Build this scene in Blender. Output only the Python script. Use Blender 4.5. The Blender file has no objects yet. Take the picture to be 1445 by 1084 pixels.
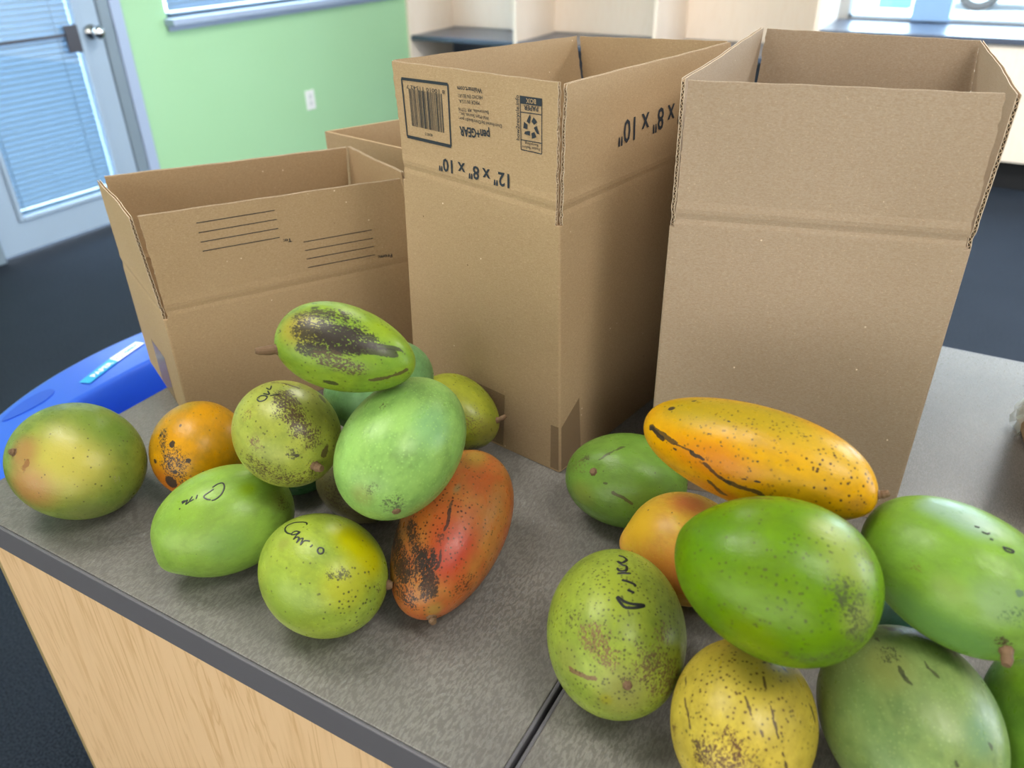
import bpy, bmesh, math, random
from mathutils import Vector, Matrix
import mathutils
random.seed(7)
S = bpy.context.scene
COL = S.collection
T = 0.86                      # height of the worktops

# ---------------------------------------------------------------- camera
cam_d = bpy.data.cameras.new('camera')
cam = bpy.data.objects.new('camera', cam_d); COL.objects.link(cam)
cam.location = (0, 0, T + 0.4702)
cam.rotation_mode = 'QUATERNION'
cam.rotation_quaternion = (Matrix.Rotation(0.5254, 3, 'Z') @ Matrix.Rotation(1.0335, 3, 'X') @ Matrix.Rotation(-0.0169, 3, 'Z')).to_quaternion()
cam_d.sensor_width = 36.0
cam_d.lens = 1115.6 / 1445 * 36
cam_d.clip_start = 0.02
cam_d.dof.use_dof = True
cam_d.dof.focus_distance = 0.66
cam_d.dof.aperture_fstop = 7.1
S.camera = cam

# ---------------------------------------------------------------- light
S.view_settings.view_transform = 'Standard'
S.view_settings.look = 'None'
S.view_settings.gamma = 1.0
S.view_settings.use_curve_mapping = False
S.view_settings.exposure = 0.0
w = bpy.data.worlds.new('daylight'); S.world = w; w.use_nodes = True
bg = w.node_tree.nodes['Background']
bg.inputs['Color'].default_value = (0.72, 0.86, 1.0, 1)
bg.inputs['Strength'].default_value = 15.0

def area(name, loc, size, power, color, rot=(0, 0, 0), portal=False):
    d = bpy.data.lights.new(name, 'AREA'); d.shape = 'RECTANGLE'
    d.size, d.size_y = size; d.energy = power; d.color = color
    o = bpy.data.objects.new(name, d); COL.objects.link(o)
    o.location = loc; o.rotation_euler = rot
    if portal: d.cycles.is_portal = True
    return o
YF_FILL = -2.55
PANELS = [(-1.3, 0.3), (0.9, 0.3), (-1.3, 2.9), (0.9, 2.9)]
for px, py in PANELS:
    area('ceiling_light_panel_lamp', (px, py, 2.66), (1.15, 0.55), 29 if py < 2 else 74, (1.0, 0.955, 0.88))
# broad fill light added behind the camera to brighten surfaces facing it
area('front_fill_light', (-0.6, YF_FILL, 1.35), (5.0, 2.1), 88, (1.0, 0.96, 0.90), (math.pi/2, 0, 0))
area('side_fill_light', (3.3, 3.2, 1.5), (3.4, 1.6), 150, (0.74, 0.86, 1.0), (0, math.pi/2, 0))  # cool fill added to light the left wall and right-facing sides
area('window_portal', (0.75, 5.62, 1.5), (3.1, 1.5), 1, (1, 1, 1), (-math.pi/2, 0, 0), True)

# ---------------------------------------------------------------- helpers
def lin(h):
    if isinstance(h, (tuple, list)): return (*h[:3], 1)
    v = [int(h[i:i+2], 16) / 255 for i in (1, 3, 5)]
    return (*[(x / 12.92 if x <= .04045 else ((x + .055) / 1.055) ** 2.4) for x in v], 1)

class NT:
    def __init__(s, name):
        s.m = bpy.data.materials.new(name); s.m.use_nodes = True
        s.t = s.m.node_tree; s.N = s.t.nodes; s.L = s.t.links
        s.b = s.N['Principled BSDF']; s.out = s.N['Material Output']
        s.tc = s.N.new('ShaderNodeTexCoord')
    def put(s, sock, v):
        if hasattr(v, 'default_value') or hasattr(v, 'is_linked'): s.L.new(v, sock)
        elif v is not None: sock.default_value = v
    def math(s, op, a, b=None, c=None, clamp=False):
        n = s.N.new('ShaderNodeMath'); n.operation = op; n.use_clamp = clamp
        s.put(n.inputs[0], a)
        if b is not None: s.put(n.inputs[1], b)
        if c is not None: s.put(n.inputs[2], c)
        return n.outputs[0]
    def vm(s, op, a, b=None, scale=None):
        n = s.N.new('ShaderNodeVectorMath'); n.operation = op
        s.put(n.inputs[0], a)
        if b is not None: s.put(n.inputs[1], b)
        if scale is not None: s.put(n.inputs['Scale'], scale)
        return n.outputs['Value'] if op in ('LENGTH', 'DOT_PRODUCT', 'DISTANCE') else n.outputs['Vector']
    def noise(s, vec, scale, detail=2, rough=.5, dist=0):
        n = s.N.new('ShaderNodeTexNoise'); s.put(n.inputs['Vector'], vec)
        n.inputs['Scale'].default_value = scale; n.inputs['Detail'].default_value = detail
        n.inputs['Roughness'].default_value = rough; n.inputs['Distortion'].default_value = dist
        return n
    def vor(s, vec, scale, rnd=1.0):
        n = s.N.new('ShaderNodeTexVoronoi'); s.put(n.inputs['Vector'], vec)
        n.inputs['Scale'].default_value = scale; n.inputs['Randomness'].default_value = rnd
        return n
    def ss(s, v, lo, hi, a=0.0, b=1.0):
        n = s.N.new('ShaderNodeMapRange'); n.interpolation_type = 'SMOOTHSTEP'
        s.put(n.inputs[0], v)
        for i, x in ((1, lo), (2, hi), (3, a), (4, b)): s.put(n.inputs[i], x)
        return n.outputs[0]
    def mix(s, f, a, b, mode='MIX'):
        n = s.N.new('ShaderNodeMix'); n.data_type = 'RGBA'; n.blend_type = mode
        s.put(n.inputs[0], f); s.put(n.inputs[6], a); s.put(n.inputs[7], b)
        return n.outputs[2]
    def bump(s, h, dist, strength=1.0):
        n = s.N.new('ShaderNodeBump'); s.put(n.inputs['Height'], h)
        n.inputs['Distance'].default_value = dist; n.inputs['Strength'].default_value = strength
        s.L.new(n.outputs[0], s.b.inputs['Normal']); return n
    def mapping(s, vec, scale=(1, 1, 1), loc=(0, 0, 0), rot=(0, 0, 0)):
        n = s.N.new('ShaderNodeMapping'); s.put(n.inputs[0], vec)
        n.inputs['Scale'].default_value = scale; n.inputs['Location'].default_value = loc; n.inputs['Rotation'].default_value = rot
        return n.outputs[0]
    def col(s, v): s.put(s.b.inputs['Base Color'], v)
    def set(s, rough=.5, spec=.5, metal=0, alpha=None):
        s.b.inputs['Roughness'].default_value = rough
        s.b.inputs['Specular IOR Level'].default_value = spec
        s.b.inputs['Metallic'].default_value = metal
        if alpha is not None: s.b.inputs['Alpha'].default_value = alpha

def plain(name, c, rough=.5, spec=.5, metal=0, var=.08, scale=20):
    k = NT(name); c = lin(c)
    n = k.noise(k.tc.outputs['Object'], scale, 3)
    d = tuple(x * (1 - var) for x in c[:3]) + (1,)
    k.col(k.mix(n.outputs[0], c, d)); k.set(rough, spec, metal); return k.m

def meshobj(name, verts, faces, mat, parent=None, smooth=False, loc=None):
    me = bpy.data.meshes.new(name); me.from_pydata([tuple(v) for v in verts], [], faces); me.update()
    if mat: me.materials.append(mat)
    if smooth: me.shade_smooth()
    o = bpy.data.objects.new(name, me); COL.objects.link(o)
    if parent: o.parent = parent
    if loc: o.location = loc
    return o

def bmobj(name, bm, mat, parent=None, smooth=False):
    me = bpy.data.meshes.new(name); bmesh.ops.recalc_face_normals(bm, faces=bm.faces); bm.to_mesh(me); bm.free()
    if mat: me.materials.append(mat)
    if smooth: me.shade_smooth()
    o = bpy.data.objects.new(name, me); COL.objects.link(o)
    if parent: o.parent = parent
    return o

def add_box(bm, a, b, bev=0.0, seg=2, M=None):
    x0, y0, z0 = a; x1, y1, z1 = b
    vs = [bm.verts.new(p) for p in ((x0,y0,z0),(x1,y0,z0),(x1,y1,z0),(x0,y1,z0),(x0,y0,z1),(x1,y0,z1),(x1,y1,z1),(x0,y1,z1))]
    fs = [bm.faces.new([vs[i] for i in f]) for f in ((0,3,2,1),(4,5,6,7),(0,1,5,4),(1,2,6,5),(2,3,7,6),(3,0,4,7))]
    if M is not None: bmesh.ops.transform(bm, matrix=M, verts=vs)
    if bev: bmesh.ops.bevel(bm, geom=list({e for f in fs for e in f.edges}), offset=bev, segments=seg, affect='EDGES', profile=.5)

def box(name, a, b, mat, parent=None, bev=0.0, seg=2):
    bm = bmesh.new(); add_box(bm, a, b, bev, seg)
    return bmobj(name, bm, mat, parent)

def empty(name, loc=(0, 0, 0)):
    o = bpy.data.objects.new(name, None); COL.objects.link(o); o.location = loc; o.empty_display_size = .05; return o

def tag(o, label=None, cat=None, group=None, kind=None):
    if label: o['label'] = label
    if cat: o['category'] = cat
    if group: o['group'] = group
    if kind: o['kind'] = kind
    return o
def keep(parent, *kids):      # parts modelled in world coordinates keep their place under a moved empty
    for c in kids: c.parent = parent; c.matrix_parent_inverse = parent.matrix_world.inverted() if False else Matrix.Translation(-parent.location)

def lathe(bm, prof, seg=24, M=None):
    rings = []
    for r, z in prof:
        rings.append([bm.verts.new((r*math.cos(2*math.pi*i/seg), r*math.sin(2*math.pi*i/seg), z)) for i in range(seg)])
    for a, b in zip(rings, rings[1:]):
        for i in range(seg): bm.faces.new((a[i], a[(i+1) % seg], b[(i+1) % seg], b[i]))
    bm.faces.new(rings[0][::-1]); bm.faces.new(rings[-1])
    if M is not None: bmesh.ops.transform(bm, matrix=M, verts=[v for r in rings for v in r])

def tube(verts, faces, pts, radii, seg=8, cap=True):
    """appends a tapered tube along pts"""
    base = len(verts); n = len(pts); ref = None
    for i, p in enumerate(pts):
        t = (pts[min(i+1, n-1)] - pts[max(i-1, 0)])
        t = t.normalized() if t.length > 1e-9 else Vector((0, 0, 1))
        if ref is None or abs(ref.dot(t)) > .95: ref = t.orthogonal().normalized()
        u = (ref - t * ref.dot(t)).normalized(); v = t.cross(u); ref = u
        for k in range(seg):
            a = 2 * math.pi * k / seg
            verts.append(p + (u * math.cos(a) + v * math.sin(a)) * radii[i])
    for i in range(n-1):
        for k in range(seg):
            a = base + i*seg + k; b = base + i*seg + (k+1) % seg
            faces.append((a, b, b+seg, a+seg))
    if cap:
        faces.append(tuple(base + k for k in range(seg))[::-1]); faces.append(tuple(base + (n-1)*seg + k for k in range(seg)))

# ---------------------------------------------------------------- materials
def cardboard(name, c1, c2, sc=1.0):
    k = NT(name); o = k.tc.outputs['Object']
    big = k.noise(o, 9, 3).outputs[0]
    c = k.mix(big, lin(c1), lin(c2))
    fib = k.noise(k.mapping(o, (1, 1, 2.6)), 420*sc, 3, .7).outputs[0]
    c = k.mix(k.ss(fib, .35, .7, 0, .42), c, lin('#8f7355'))
    fl = k.noise(o, 900*sc, 2).outputs[0]
    c = k.mix(k.ss(fl, .6, .75, 0, .5), c, lin('#cdb497'))
    sp = k.vor(o, 95*sc); d = k.ss(sp.outputs['Distance'], .05, .09, 1, 0)
    pick = k.ss(k.vor(o, 95*sc).outputs['Color'], .78, .8)
    c = k.mix(k.math('MULTIPLY', d, pick), c, lin('#e6d3ba'))
    sp2 = k.ss(k.vor(k.mapping(o, loc=(3, 1, 2)), 70*sc).outputs['Distance'], .04, .07, 1, 0)
    pk2 = k.ss(k.vor(k.mapping(o, loc=(3, 1, 2)), 70*sc).outputs['Color'], .8, .82)
    c = k.mix(k.math('MULTIPLY', sp2, pk2), c, lin('#5b4632'))
    k.col(c); k.set(.85, .2); k.bump(fib, .0004, .5); return k.m
M_CARD = cardboard('cardboard', '#b49b7a', '#a88f6d')
M_CARD_HAZE = cardboard('haze_tinted_cardboard', '#af9d89', '#a5927c')  # grey window-glare haze mixed into this cardboard colour
M_EDGE = cardboard('cardboard_cut_edge', '#cdb79a', '#bda385')
M_INK = plain('printing_ink', '#2b323b', .6, .3)

def laminate(name, a, b, ang):
    k = NT(name); o = k.mapping(k.tc.outputs['Object'], (520, 170, 150), rot=(0, 0, ang))
    n = k.noise(o, 1.0, 2, .5, .4).outputs[0]
    n2 = k.noise(k.tc.outputs['Object'], 14, 3).outputs[0]
    n3 = k.noise(k.tc.outputs['Object'], 900, 1).outputs[0]
    c = k.mix(k.ss(n, .42, .64), lin(a), lin(b))
    c = k.mix(k.ss(n2, .3, .8, 0, .35), c, lin('#5c5856'))
    c = k.mix(k.ss(n3, .55, .75, 0, .25), c, lin('#8d8a84'))
    k.col(c); k.set(.42, .5)
    k.put(k.b.inputs['Roughness'], k.ss(n, .3, .7, .36, .26)); k.bump(n, .0002, .35); return k.m
M_LAM = laminate('grey_laminate', '#6c6965', '#85837e', .25)
M_LAM2 = laminate('grey_laminate_second_unit', '#686561', '#807e79', .25)
M_BAND = plain('grey_edge_band', '#605f65', .38, .5, var=.05)
M_BLACKGAP = plain('dark_plastic', '#141417', .5)

def maple(name, base, grain, axis='z', sc=1.0, strength=.5):
    k = NT(name)
    s = {'z': (22, 22, 1.6), 'x': (1.6, 22, 22)}[axis]
    o = k.mapping(k.tc.outputs['Object'], tuple(v*sc for v in s))
    n = k.noise(o, 1.0, 4, .55, .9).outputs[0]
    rings = k.math('FRACT', k.math('MULTIPLY', n, 9.0))
    line = k.math('ADD', k.ss(rings, .0, .14, 1, 0), k.ss(rings, .86, 1.0, 0, 1))
    f = k.noise(k.mapping(k.tc.outputs['Object'], tuple(v*9*sc for v in s)), 1.0, 2).outputs[0]
    c = k.mix(k.math('MULTIPLY', line, strength), lin(base), lin(grain))
    c = k.mix(k.ss(f, .45, .8, 0, .35), c, lin(grain))
    k.col(c); k.set(.45, .4); return k.m
M_MAPLE = maple('maple_veneer', '#e6c297', '#c0955f', 'z', .8, .4)
M_MAPLE2 = maple('pale_maple', '#f3e4d4', '#e8d2ba', 'z', .5, .2)
M_MAPLE3 = maple('maple_panel_strip', '#a08c62', '#8c7850', 'z', 1.0, .2)

k = NT('carpet'); o = k.tc.outputs['Object']
n = k.noise(o, 220, 3, .7).outputs[0]; n2 = k.noise(o, 3.5, 3).outputs[0]
c = k.mix(k.ss(n, .35, .68), lin('#161b23'), lin('#363e49')); c = k.mix(k.ss(n2, .3, .7, 0, .3), c, lin('#2e3540'))
k.col(c); k.set(.95, .1); k.bump(n, .004, .8); M_CARPET = k.m
k = NT('green_paint'); n = k.noise(k.tc.outputs['Object'], 260, 2).outputs[0]
n2 = k.noise(k.tc.outputs['Object'], 1.2, 2).outputs[0]
k.col(k.mix(n2, lin('#aad6ac'), lin('#a2cf9e'))); k.set(.55, .35); k.bump(n, .001, .2); M_GREEN = k.m
M_WHITE = plain('white_paint', '#dcdad4', .7, .3)
M_CEIL = plain('ceiling_tile', '#d8d8d4', .8, .2)
M_DOOR = plain('door_paint', '#9fb2c6', .4, .5, var=.05, scale=5)
M_FRAME = plain('door_frame_paint', '#7e8e9b', .35, .5, var=.06)
M_CASE = plain('blue_grey_trim', '#a6b6d2', .4, .5, var=.05)
M_SLAT = plain('blind_slat', '#788ea3', .4, .5, var=.03)
M_CHROME = plain('chrome', '#d8d8d8', .12, .5, 1.0)
M_DARKMET = plain('dark_metal', '#3c3a42', .4, .5)
M_PLASTIC = plain('white_plastic', '#eceeee', .35, .5, var=.02)
M_SLATE = plain('slate_laminate', '#4a5568', .3, .6, var=.1, scale=30)
M_ALU = plain('window_aluminium', '#8fb4e0', .35, .5, 0.0)
M_ALU2 = plain('pale_window_frame', '#cfe2f2', .35, .5, 0.0)
k = NT('window_glass'); tr = k.N.new('ShaderNodeBsdfTransparent'); gl = k.N.new('ShaderNodeBsdfGlossy'); gl.inputs['Roughness'].default_value = .02
tr.inputs['Color'].default_value = (.94, .985, 1.0, 1); mx = k.N.new('ShaderNodeMixShader'); mx.inputs[0].default_value = .06
k.L.new(tr.outputs[0], mx.inputs[1]); k.L.new(gl.outputs[0], mx.inputs[2]); k.L.new(mx.outputs[0], k.out.inputs['Surface'])
M_GLASS = k.m
M_CONC = plain('outdoor_concrete', '#cfd4d6', .8, .2)

# ---------------------------------------------------------------- room
XW, YB, YF, XR, ZC = -3.67, 5.5, -2.6, 3.4, 2.7
def st(o, label=None): tag(o, label, kind='structure'); return o
st(box('floor', (XW-.1, YF, -.05), (XR, YB+.1, 0), M_CARPET), 'dark blue-grey carpet floor')
st(box('ceiling', (XW-.1, YF, ZC), (XR, YB+.1, ZC+.05), M_CEIL))
st(box('wall_right', (XR, YF, 0), (XR+.1, YB+.1, ZC), M_WHITE))
st(box('wall_front', (XW-.1, YF-.1, 0), (XR+.1, YF, ZC), M_WHITE))
D0, D1 = 1.70, 2.665          # door opening
W0, W1, WZ = 2.93, 4.79, .90   # side window opening
bm = bmesh.new()
for a, b in (((YF, 0), (D0, ZC)), ((D0, 2.1), (D1, ZC)), ((D1, 0), (W0, ZC)), ((W0, 0), (W1, WZ)), ((W0, 2.1), (W1, ZC)), ((W1, 0), (YB+.1, ZC))):
    add_box(bm, (XW-.1, a[0], a[1]), (XW, b[0], b[1]))
st(bmobj('wall_left', bm, M_GREEN), 'pale green painted wall')
bm = bmesh.new()
for a, b in (((XW-.1, 0), (-.82, ZC)), ((-.82, 0), (2.3, .77)), ((-.82, 2.2), (2.3, ZC)), ((2.3, 0), (XR+.1, ZC))):
    add_box(bm, (a[0], YB, a[1]), (b[0], YB+.1, b[1]))
st(bmobj('wall_back', bm, M_WHITE))

# door
door = st(empty('door_1', (XW, 2.1, 0)), 'blue-grey door with a full glass pane and closed blinds')
door['kind'] = 'structure'
parts = []
bm = bmesh.new()
GY0, GY1, GZ0, GZ1 = 1.915, 2.425, .175, 1.95
add_box(bm, (XW-.045, 1.78, .02), (XW-.002, GY0, 2.05)); add_box(bm, (XW-.045, GY1, .02), (XW-.002, 2.55, 2.05))
add_box(bm, (XW-.045, GY0, .02), (XW-.002, GY1, GZ0)); add_box(bm, (XW-.045, GY0, GZ1), (XW-.002, GY1, 2.05))
parts.append(bmobj('door_leaf', bm, M_DOOR))
bm = bmesh.new()
for a, b in (((GY0-.02, GZ0-.02), (GY0, GZ1+.02)), ((GY1, GZ0-.02), (GY1+.025, GZ1+.02)), ((GY0, GZ0-.02), (GY1, GZ0)), ((GY0, GZ1), (GY1, GZ1+.02))):
    add_box(bm, (XW-.004, a[0], a[1]), (XW+.012, b[0], b[1]), .004)
parts.append(bmobj('glass_bead', bm, M_DOOR))
parts.append(box('glass_pane', (XW-.012, GY0, GZ0), (XW-.008, GY1, GZ1), M_GLASS))
bm = bmesh.new()
add_box(bm, (XW-.09, 1.70, 0), (XW+.012, 1.78, 2.1), .006); add_box(bm, (XW-.09, 2.553, 0), (XW+.010, 2.615, 2.1), .008)
add_box(bm, (XW-.09, 1.70, 2.05), (XW+.012, 2.615, 2.1), .006)
parts.append(bmobj('door_frame', bm, M_FRAME))
bm = bmesh.new(); add_box(bm, (XW-.01, 2.612, 0), (XW+.022, 2.672, 2.15), .006); add_box(bm, (XW-.01, 1.64, 0), (XW+.022, 1.70, 2.15), .006)
add_box(bm, (XW-.01, 1.64, 2.1), (XW+.022, 2.672, 2.15), .006)
parts.append(bmobj('door_casing', bm, M_CASE))
bm = bmesh.new(); Mk = Matrix.Translation((XW-.002, 2.495, .885)) @ Matrix.Rotation(math.pi/2, 4, 'Y')
lathe(bm, [(.034, 0), (.034, .004), (.028, .012), (.012, .016), (.011, .034), (.018, .04), (.028, .048), (.030, .06), (.026, .071), (.014, .078), (.008, .079)], 28, Mk)
parts.append(bmobj('door_knob', bm, M_CHROME, smooth=True))
parts.append(box('latch_plate', (XW-.004, 2.362, .81), (XW+.010, 2.43, .925), M_DARKMET, bev=.003))
parts.append(box('cross_bar', (XW-.008, GY0, .878), (XW-.001, 2.365, .892), M_DARKMET))
# blind behind the glass
def slat_mesh(name, y0, y1, mat):
    pts = []
    for i in range(4):
        t = i/3 - .5
        pts.append((.0016*(1-4*t*t), t*.0268))
    ang = math.radians(62)
    vs, fs = [], []
    for y in (y0, y1):
        for off, zz in pts:
            x = -zz*math.cos(ang) + off*math.sin(ang); z = zz*math.sin(ang) + off*math.cos(ang)
            vs.append((x, y, z))
    for i in range(3): fs.append((i, i+1, i+5, i+4))
    me = bpy.data.meshes.new(name); me.from_pydata(vs, [], fs); me.materials.append(mat); me.shade_smooth(); return me
sm = slat_mesh('slat', GY0+.004, GY1-.004, M_SLAT)
z = GZ0 + .035
while z < GZ1:
    o = bpy.data.objects.new('slat', sm); COL.objects.link(o); o.location = (XW-.032, 0, z); parts.append(o); z += .0243
parts.append(box('blind_rail', (XW-.045, GY0+.004, GZ0+.002), (XW-.02, GY1-.004, GZ0+.018), M_SLAT, bev=.003))
for y in (1.945, 2.335):
    parts.append(box('blind_cord', (XW-.0195, y, GZ0+.01), (XW-.0175, y+.003, GZ1), M_FRAME))
keep(door, *parts)

# side window with blind and sill
win = st(empty('window_1', (XW, 3.86, WZ)), 'window with white blinds above the green wall')
parts = [box('glass_pane', (XW-.085, W0, WZ), (XW-.08, W1, 2.1), M_GLASS)]
bm = bmesh.new()
for a, b in (((W0, WZ), (W0+.03, 2.1)), ((W1-.03, WZ), (W1, 2.1)), ((W0, WZ), (W1, WZ+.02)), ((W0, 2.07), (W1, 2.1))):
    add_box(bm, (XW-.1, a[0], a[1]), (XW-.06, b[0], b[1]))
parts.append(bmobj('window_frame', bm, M_CASE))
bm = bmesh.new(); add_box(bm, (XW-.1, W0-.02, WZ-.033), (XW+.07, W1+.02, WZ), .006); add_box(bm, (XW, W0-.01, WZ-.06), (XW+.02, W1+.01, WZ-.033), .004)
parts.append(bmobj('window_sill', bm, M_CASE))
sm = slat_mesh('slat', W0+.04, W1-.04, M_SLAT)
z = WZ + .04
while z < 2.05:
    o = bpy.data.objects.new('slat', sm); COL.objects.link(o); o.location = (XW-.035, 0, z); parts.append(o); z += .0243
parts.append(box('blind_rail', (XW-.047, W0+.04, WZ+.006), (XW-.022, W1-.04, WZ+.02), M_SLAT, bev=.003))
keep(win, *parts)

# light switch / outlet plate on the green wall
ol = empty('outlet_cover', (XW, 3.865, .342))
parts = [box('cover_plate', (XW, 3.825, .284), (XW+.006, 3.905, .400), M_PLASTIC, bev=.0025)]
for dz in (-.02, .02):
    bm = bmesh.new(); lathe(bm, [(.016, 0), (.016, .0075), (.013, .009), (.002, .009)], 20, Matrix.Translation((XW, 3.865, .342+dz)) @ Matrix.Rotation(math.pi/2, 4, 'Y'))
    parts.append(bmobj('socket', bm, plain('socket_plastic', '#d5d9da', .4)))
keep(ol, *parts); tag(ol, 'small white outlet cover on the green wall', 'outlet')

# shelf unit against the back wall
su = empty('shelf_unit', (-2.26, 5.2, 0)); parts = []
Y0 = 4.93
for x in (-3.668, -2.805, -1.835): parts.append(box('divider', (x, Y0, 0), (x+.024, YB-.016, 2.0), M_MAPLE2, bev=.002))
parts.append(box('side_panel', (-.905, Y0, 0), (-.875, YB-.016, 2.0), M_MAPLE2, bev=.002))
for a, b in ((-3.644, -2.805), (-2.781, -1.835), (-1.811, -.905)):
    parts.append(box('back_panel', (a, YB-.016, .6), (b, YB-.004, 2.0), M_MAPLE2))
    parts.append(box('recess_shade_panel', (a, YB-.03, 0), (b, YB-.017, .56), M_SLATE))  # dark sheet standing in for the shade inside the open bay
    parts.append(box('shelf_board', (a, Y0+.004, .563), (b, YB-.018, .595), M_SLATE, bev=.004))
parts.append(box('top_board', (-3.668, Y0, 2.0), (-.875, YB-.01, 2.03), M_MAPLE2, bev=.002))
keep(su, *parts); tag(su, 'pale maple shelf unit with dark shelf boards by the back wall', 'shelf')
hook = empty('small_knob_box', (-3.02, 5.0, .5))

# window counter
wc = empty('window_counter', (.7, 5.2, 0))
parts = [box('front_panel', (-.872, 4.95, .155), (2.6, 4.968, .724), M_MAPLE2, bev=.002),
         box('toe_kick', (-.872, 5.02, 0), (2.6, 5.04, .155), M_BLACKGAP),
         box('bottom_board', (-.872, 4.968, .155), (2.6, 5.48, .175), M_MAPLE2)]
keep(wc, *parts); tag(wc, 'long low maple cabinet under the bright back windows', 'cabinet')
wt = box('counter_slab', (-.872, 4.93, .726), (2.6, 5.49, .758), M_SLATE, bev=.005)
tag(wt, 'dark blue-grey counter slab under the bright back windows', 'countertop')
wb = st(empty('window_2', (.7, YB, .77)), 'bright windows above the low counter at the back')
bm = bmesh.new()
for a, b in (((-.82, .77), (-.80, 2.2)), ((-.82, .77), (2.3, .785)), ((-.82, 2.17), (2.3, 2.2)), ((1.5, .77), (1.56, 2.2)), ((2.26, .77), (2.3, 2.2))):
    add_box(bm, (a[0], YB-.02, a[1]), (b[0], YB+.06, b[1]))
parts = [bmobj('window_frame', bm, M_ALU2), box('mullion', (-.475, YB-.06, .765), (-.275, YB+.08, 2.2), M_ALU, bev=.005)]
for a, b in ((-.80, -.475), (-.275, 1.5), (1.56, 2.26)): parts.append(box('glass_pane', (a, YB+.02, .785), (b, YB+.026, 2.17), M_GLASS))
keep(wb, *parts)
bpy.data.objects.remove(hook)

# outside
st(box('ground', (-30, YB+.15, -.2), (30, 60, -.15), M_CONC), 'sunlit concrete outside the windows')
st(box('ground', (-30, -12, -.2), (XW-.12, YB+.149, -.15), M_CONC), 'sunlit concrete beyond the glazed door')
def wheel(loc):
    bm = bmesh.new(); Mw = Matrix.Translation(loc) @ Matrix.Rotation(math.pi/2, 4, 'X')
    lathe(bm, [(.20, -.1), (.28, -.1), (.33, -.08), (.34, -.03), (.34, .03), (.33, .08), (.28, .1), (.20, .1)], 32, Mw)
    t = bmobj('tyre', bm, M_BLACKGAP, smooth=False)
    bm = bmesh.new(); lathe(bm, [(.05, .06), (.06, .09), (.2, .095), (.205, .11), (.19, .112)], 24, Mw)
    for i in range(5):
        add_box(bm, (-.02, .03, .09), (.02, .2, .112), M=Mw @ Matrix.Rotation(i*2*math.pi/5, 4, 'Z'))
    r = bmobj('rim', bm, M_CHROME); r.parent = t; return t
car = empty('parked_car', (.9, 16.9, -.15))
bm = bmesh.new()
prof = [(-2.1, .25), (-2.15, .7), (-1.9, .85), (-1.1, .95), (-.5, 1.4), (.9, 1.42), (1.6, 1.0), (2.1, .9), (2.2, .5), (2.15, .25)]
def arch(cx): return [(cx + .4*math.cos(a), .25 + .38*math.sin(a)) for a in [math.pi*i/8 for i in range(9)]]
out = prof + arch(1.35) + arch(-1.35)
fv = [bm.verts.new((x+.9, 16.0, z-.15)) for x, z in out]; bv = [bm.verts.new((x+.9, 17.7, z-.15)) for x, z in out]
f1 = bm.faces.new(fv); f2 = bm.faces.new(bv[::-1])
for i in range(len(out)): bm.faces.new((fv[i], bv[i], bv[(i+1) % len(out)], fv[(i+1) % len(out)]))
parts = [bmobj('car_body', bm, plain('car_paint', '#4c7f96', .3, .6))]
for x in (-.45, 2.25):
    for y in (16.05, 17.6): parts.append(wheel((x, y, .19)))
keep(car, *parts); tag(car, 'blurred parked car outside the right window', 'car')

post = box('outdoor_post', (-1.95, 16.0, -.15), (-1.45, 16.4, 2.2), plain('post_paint', '#3f7f8c', .5), bev=.02)
tag(post, 'blurred teal post outside the left back window', 'post')

# ---------------------------------------------------------------- counters
YFR, YBK = 0.2433, 1.018
X0, XS0, XS1, X2 = -0.749, -0.1605, -0.1575, 0.431
def counter(x0, x1, lam, ltop, lcab):
    t = empty('worktop', ((x0+x1)/2, (YFR+YBK)/2, T-.032))
    p = [box('laminate_top', (x0+.003, YFR+.003, T-.03), (x1-.003, YBK-.003, T), lam, bev=.0008)]
    p.append(box('edge_band', (x0+.0, YFR, T-.032), (x1, YFR+.003, T-.0006), M_BAND, bev=.001))
    p.append(box('edge_band', (x0, YFR+.003, T-.032), (x0+.003, YBK, T-.0006), M_BAND, bev=.001))
    p.append(box('edge_band', (x1-.003, YFR+.003, T-.032), (x1, YBK, T-.0006), M_BAND, bev=.001))
    p.append(box('edge_band', (x0, YBK-.003, T-.032), (x1, YBK, T-.0006), M_BAND, bev=.001))
    keep(t, *p); tag(t, ltop, 'countertop')
    c = empty('base_cabinet', ((x0+x1)/2, (YFR+YBK)/2, 0))
    if x0 > -.3: x0 += .012
    q = [box('front_panel', (x0+.004, YFR+.012, .0), (x1-.003, YFR+.030, T-.032), M_MAPLE, bev=.0008),
         box('side_panel', (x0-.009, YFR+.014, .0), (x0+.0035, YBK-.02, T-.032), M_MAPLE3, bev=.0015),
         box('side_panel', (x1-.019, YFR+.030, .0), (x1-.003, YBK-.02, T-.032), M_MAPLE, bev=.001),
         box('back_panel', (x0+.0035, YBK-.04, .0), (x1-.019, YBK-.022, T-.032), M_MAPLE)]
    keep(c, *q); tag(c, lcab, 'cabinet')
counter(X0, XS0, M_LAM, 'grey textured worktop under the left mango pile', 'maple base cabinet with its grained panel facing the viewer at lower left')
counter(XS1, X2, M_LAM2, 'grey textured worktop under the right mango pile', 'maple base cabinet beneath the right worktop')

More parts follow.
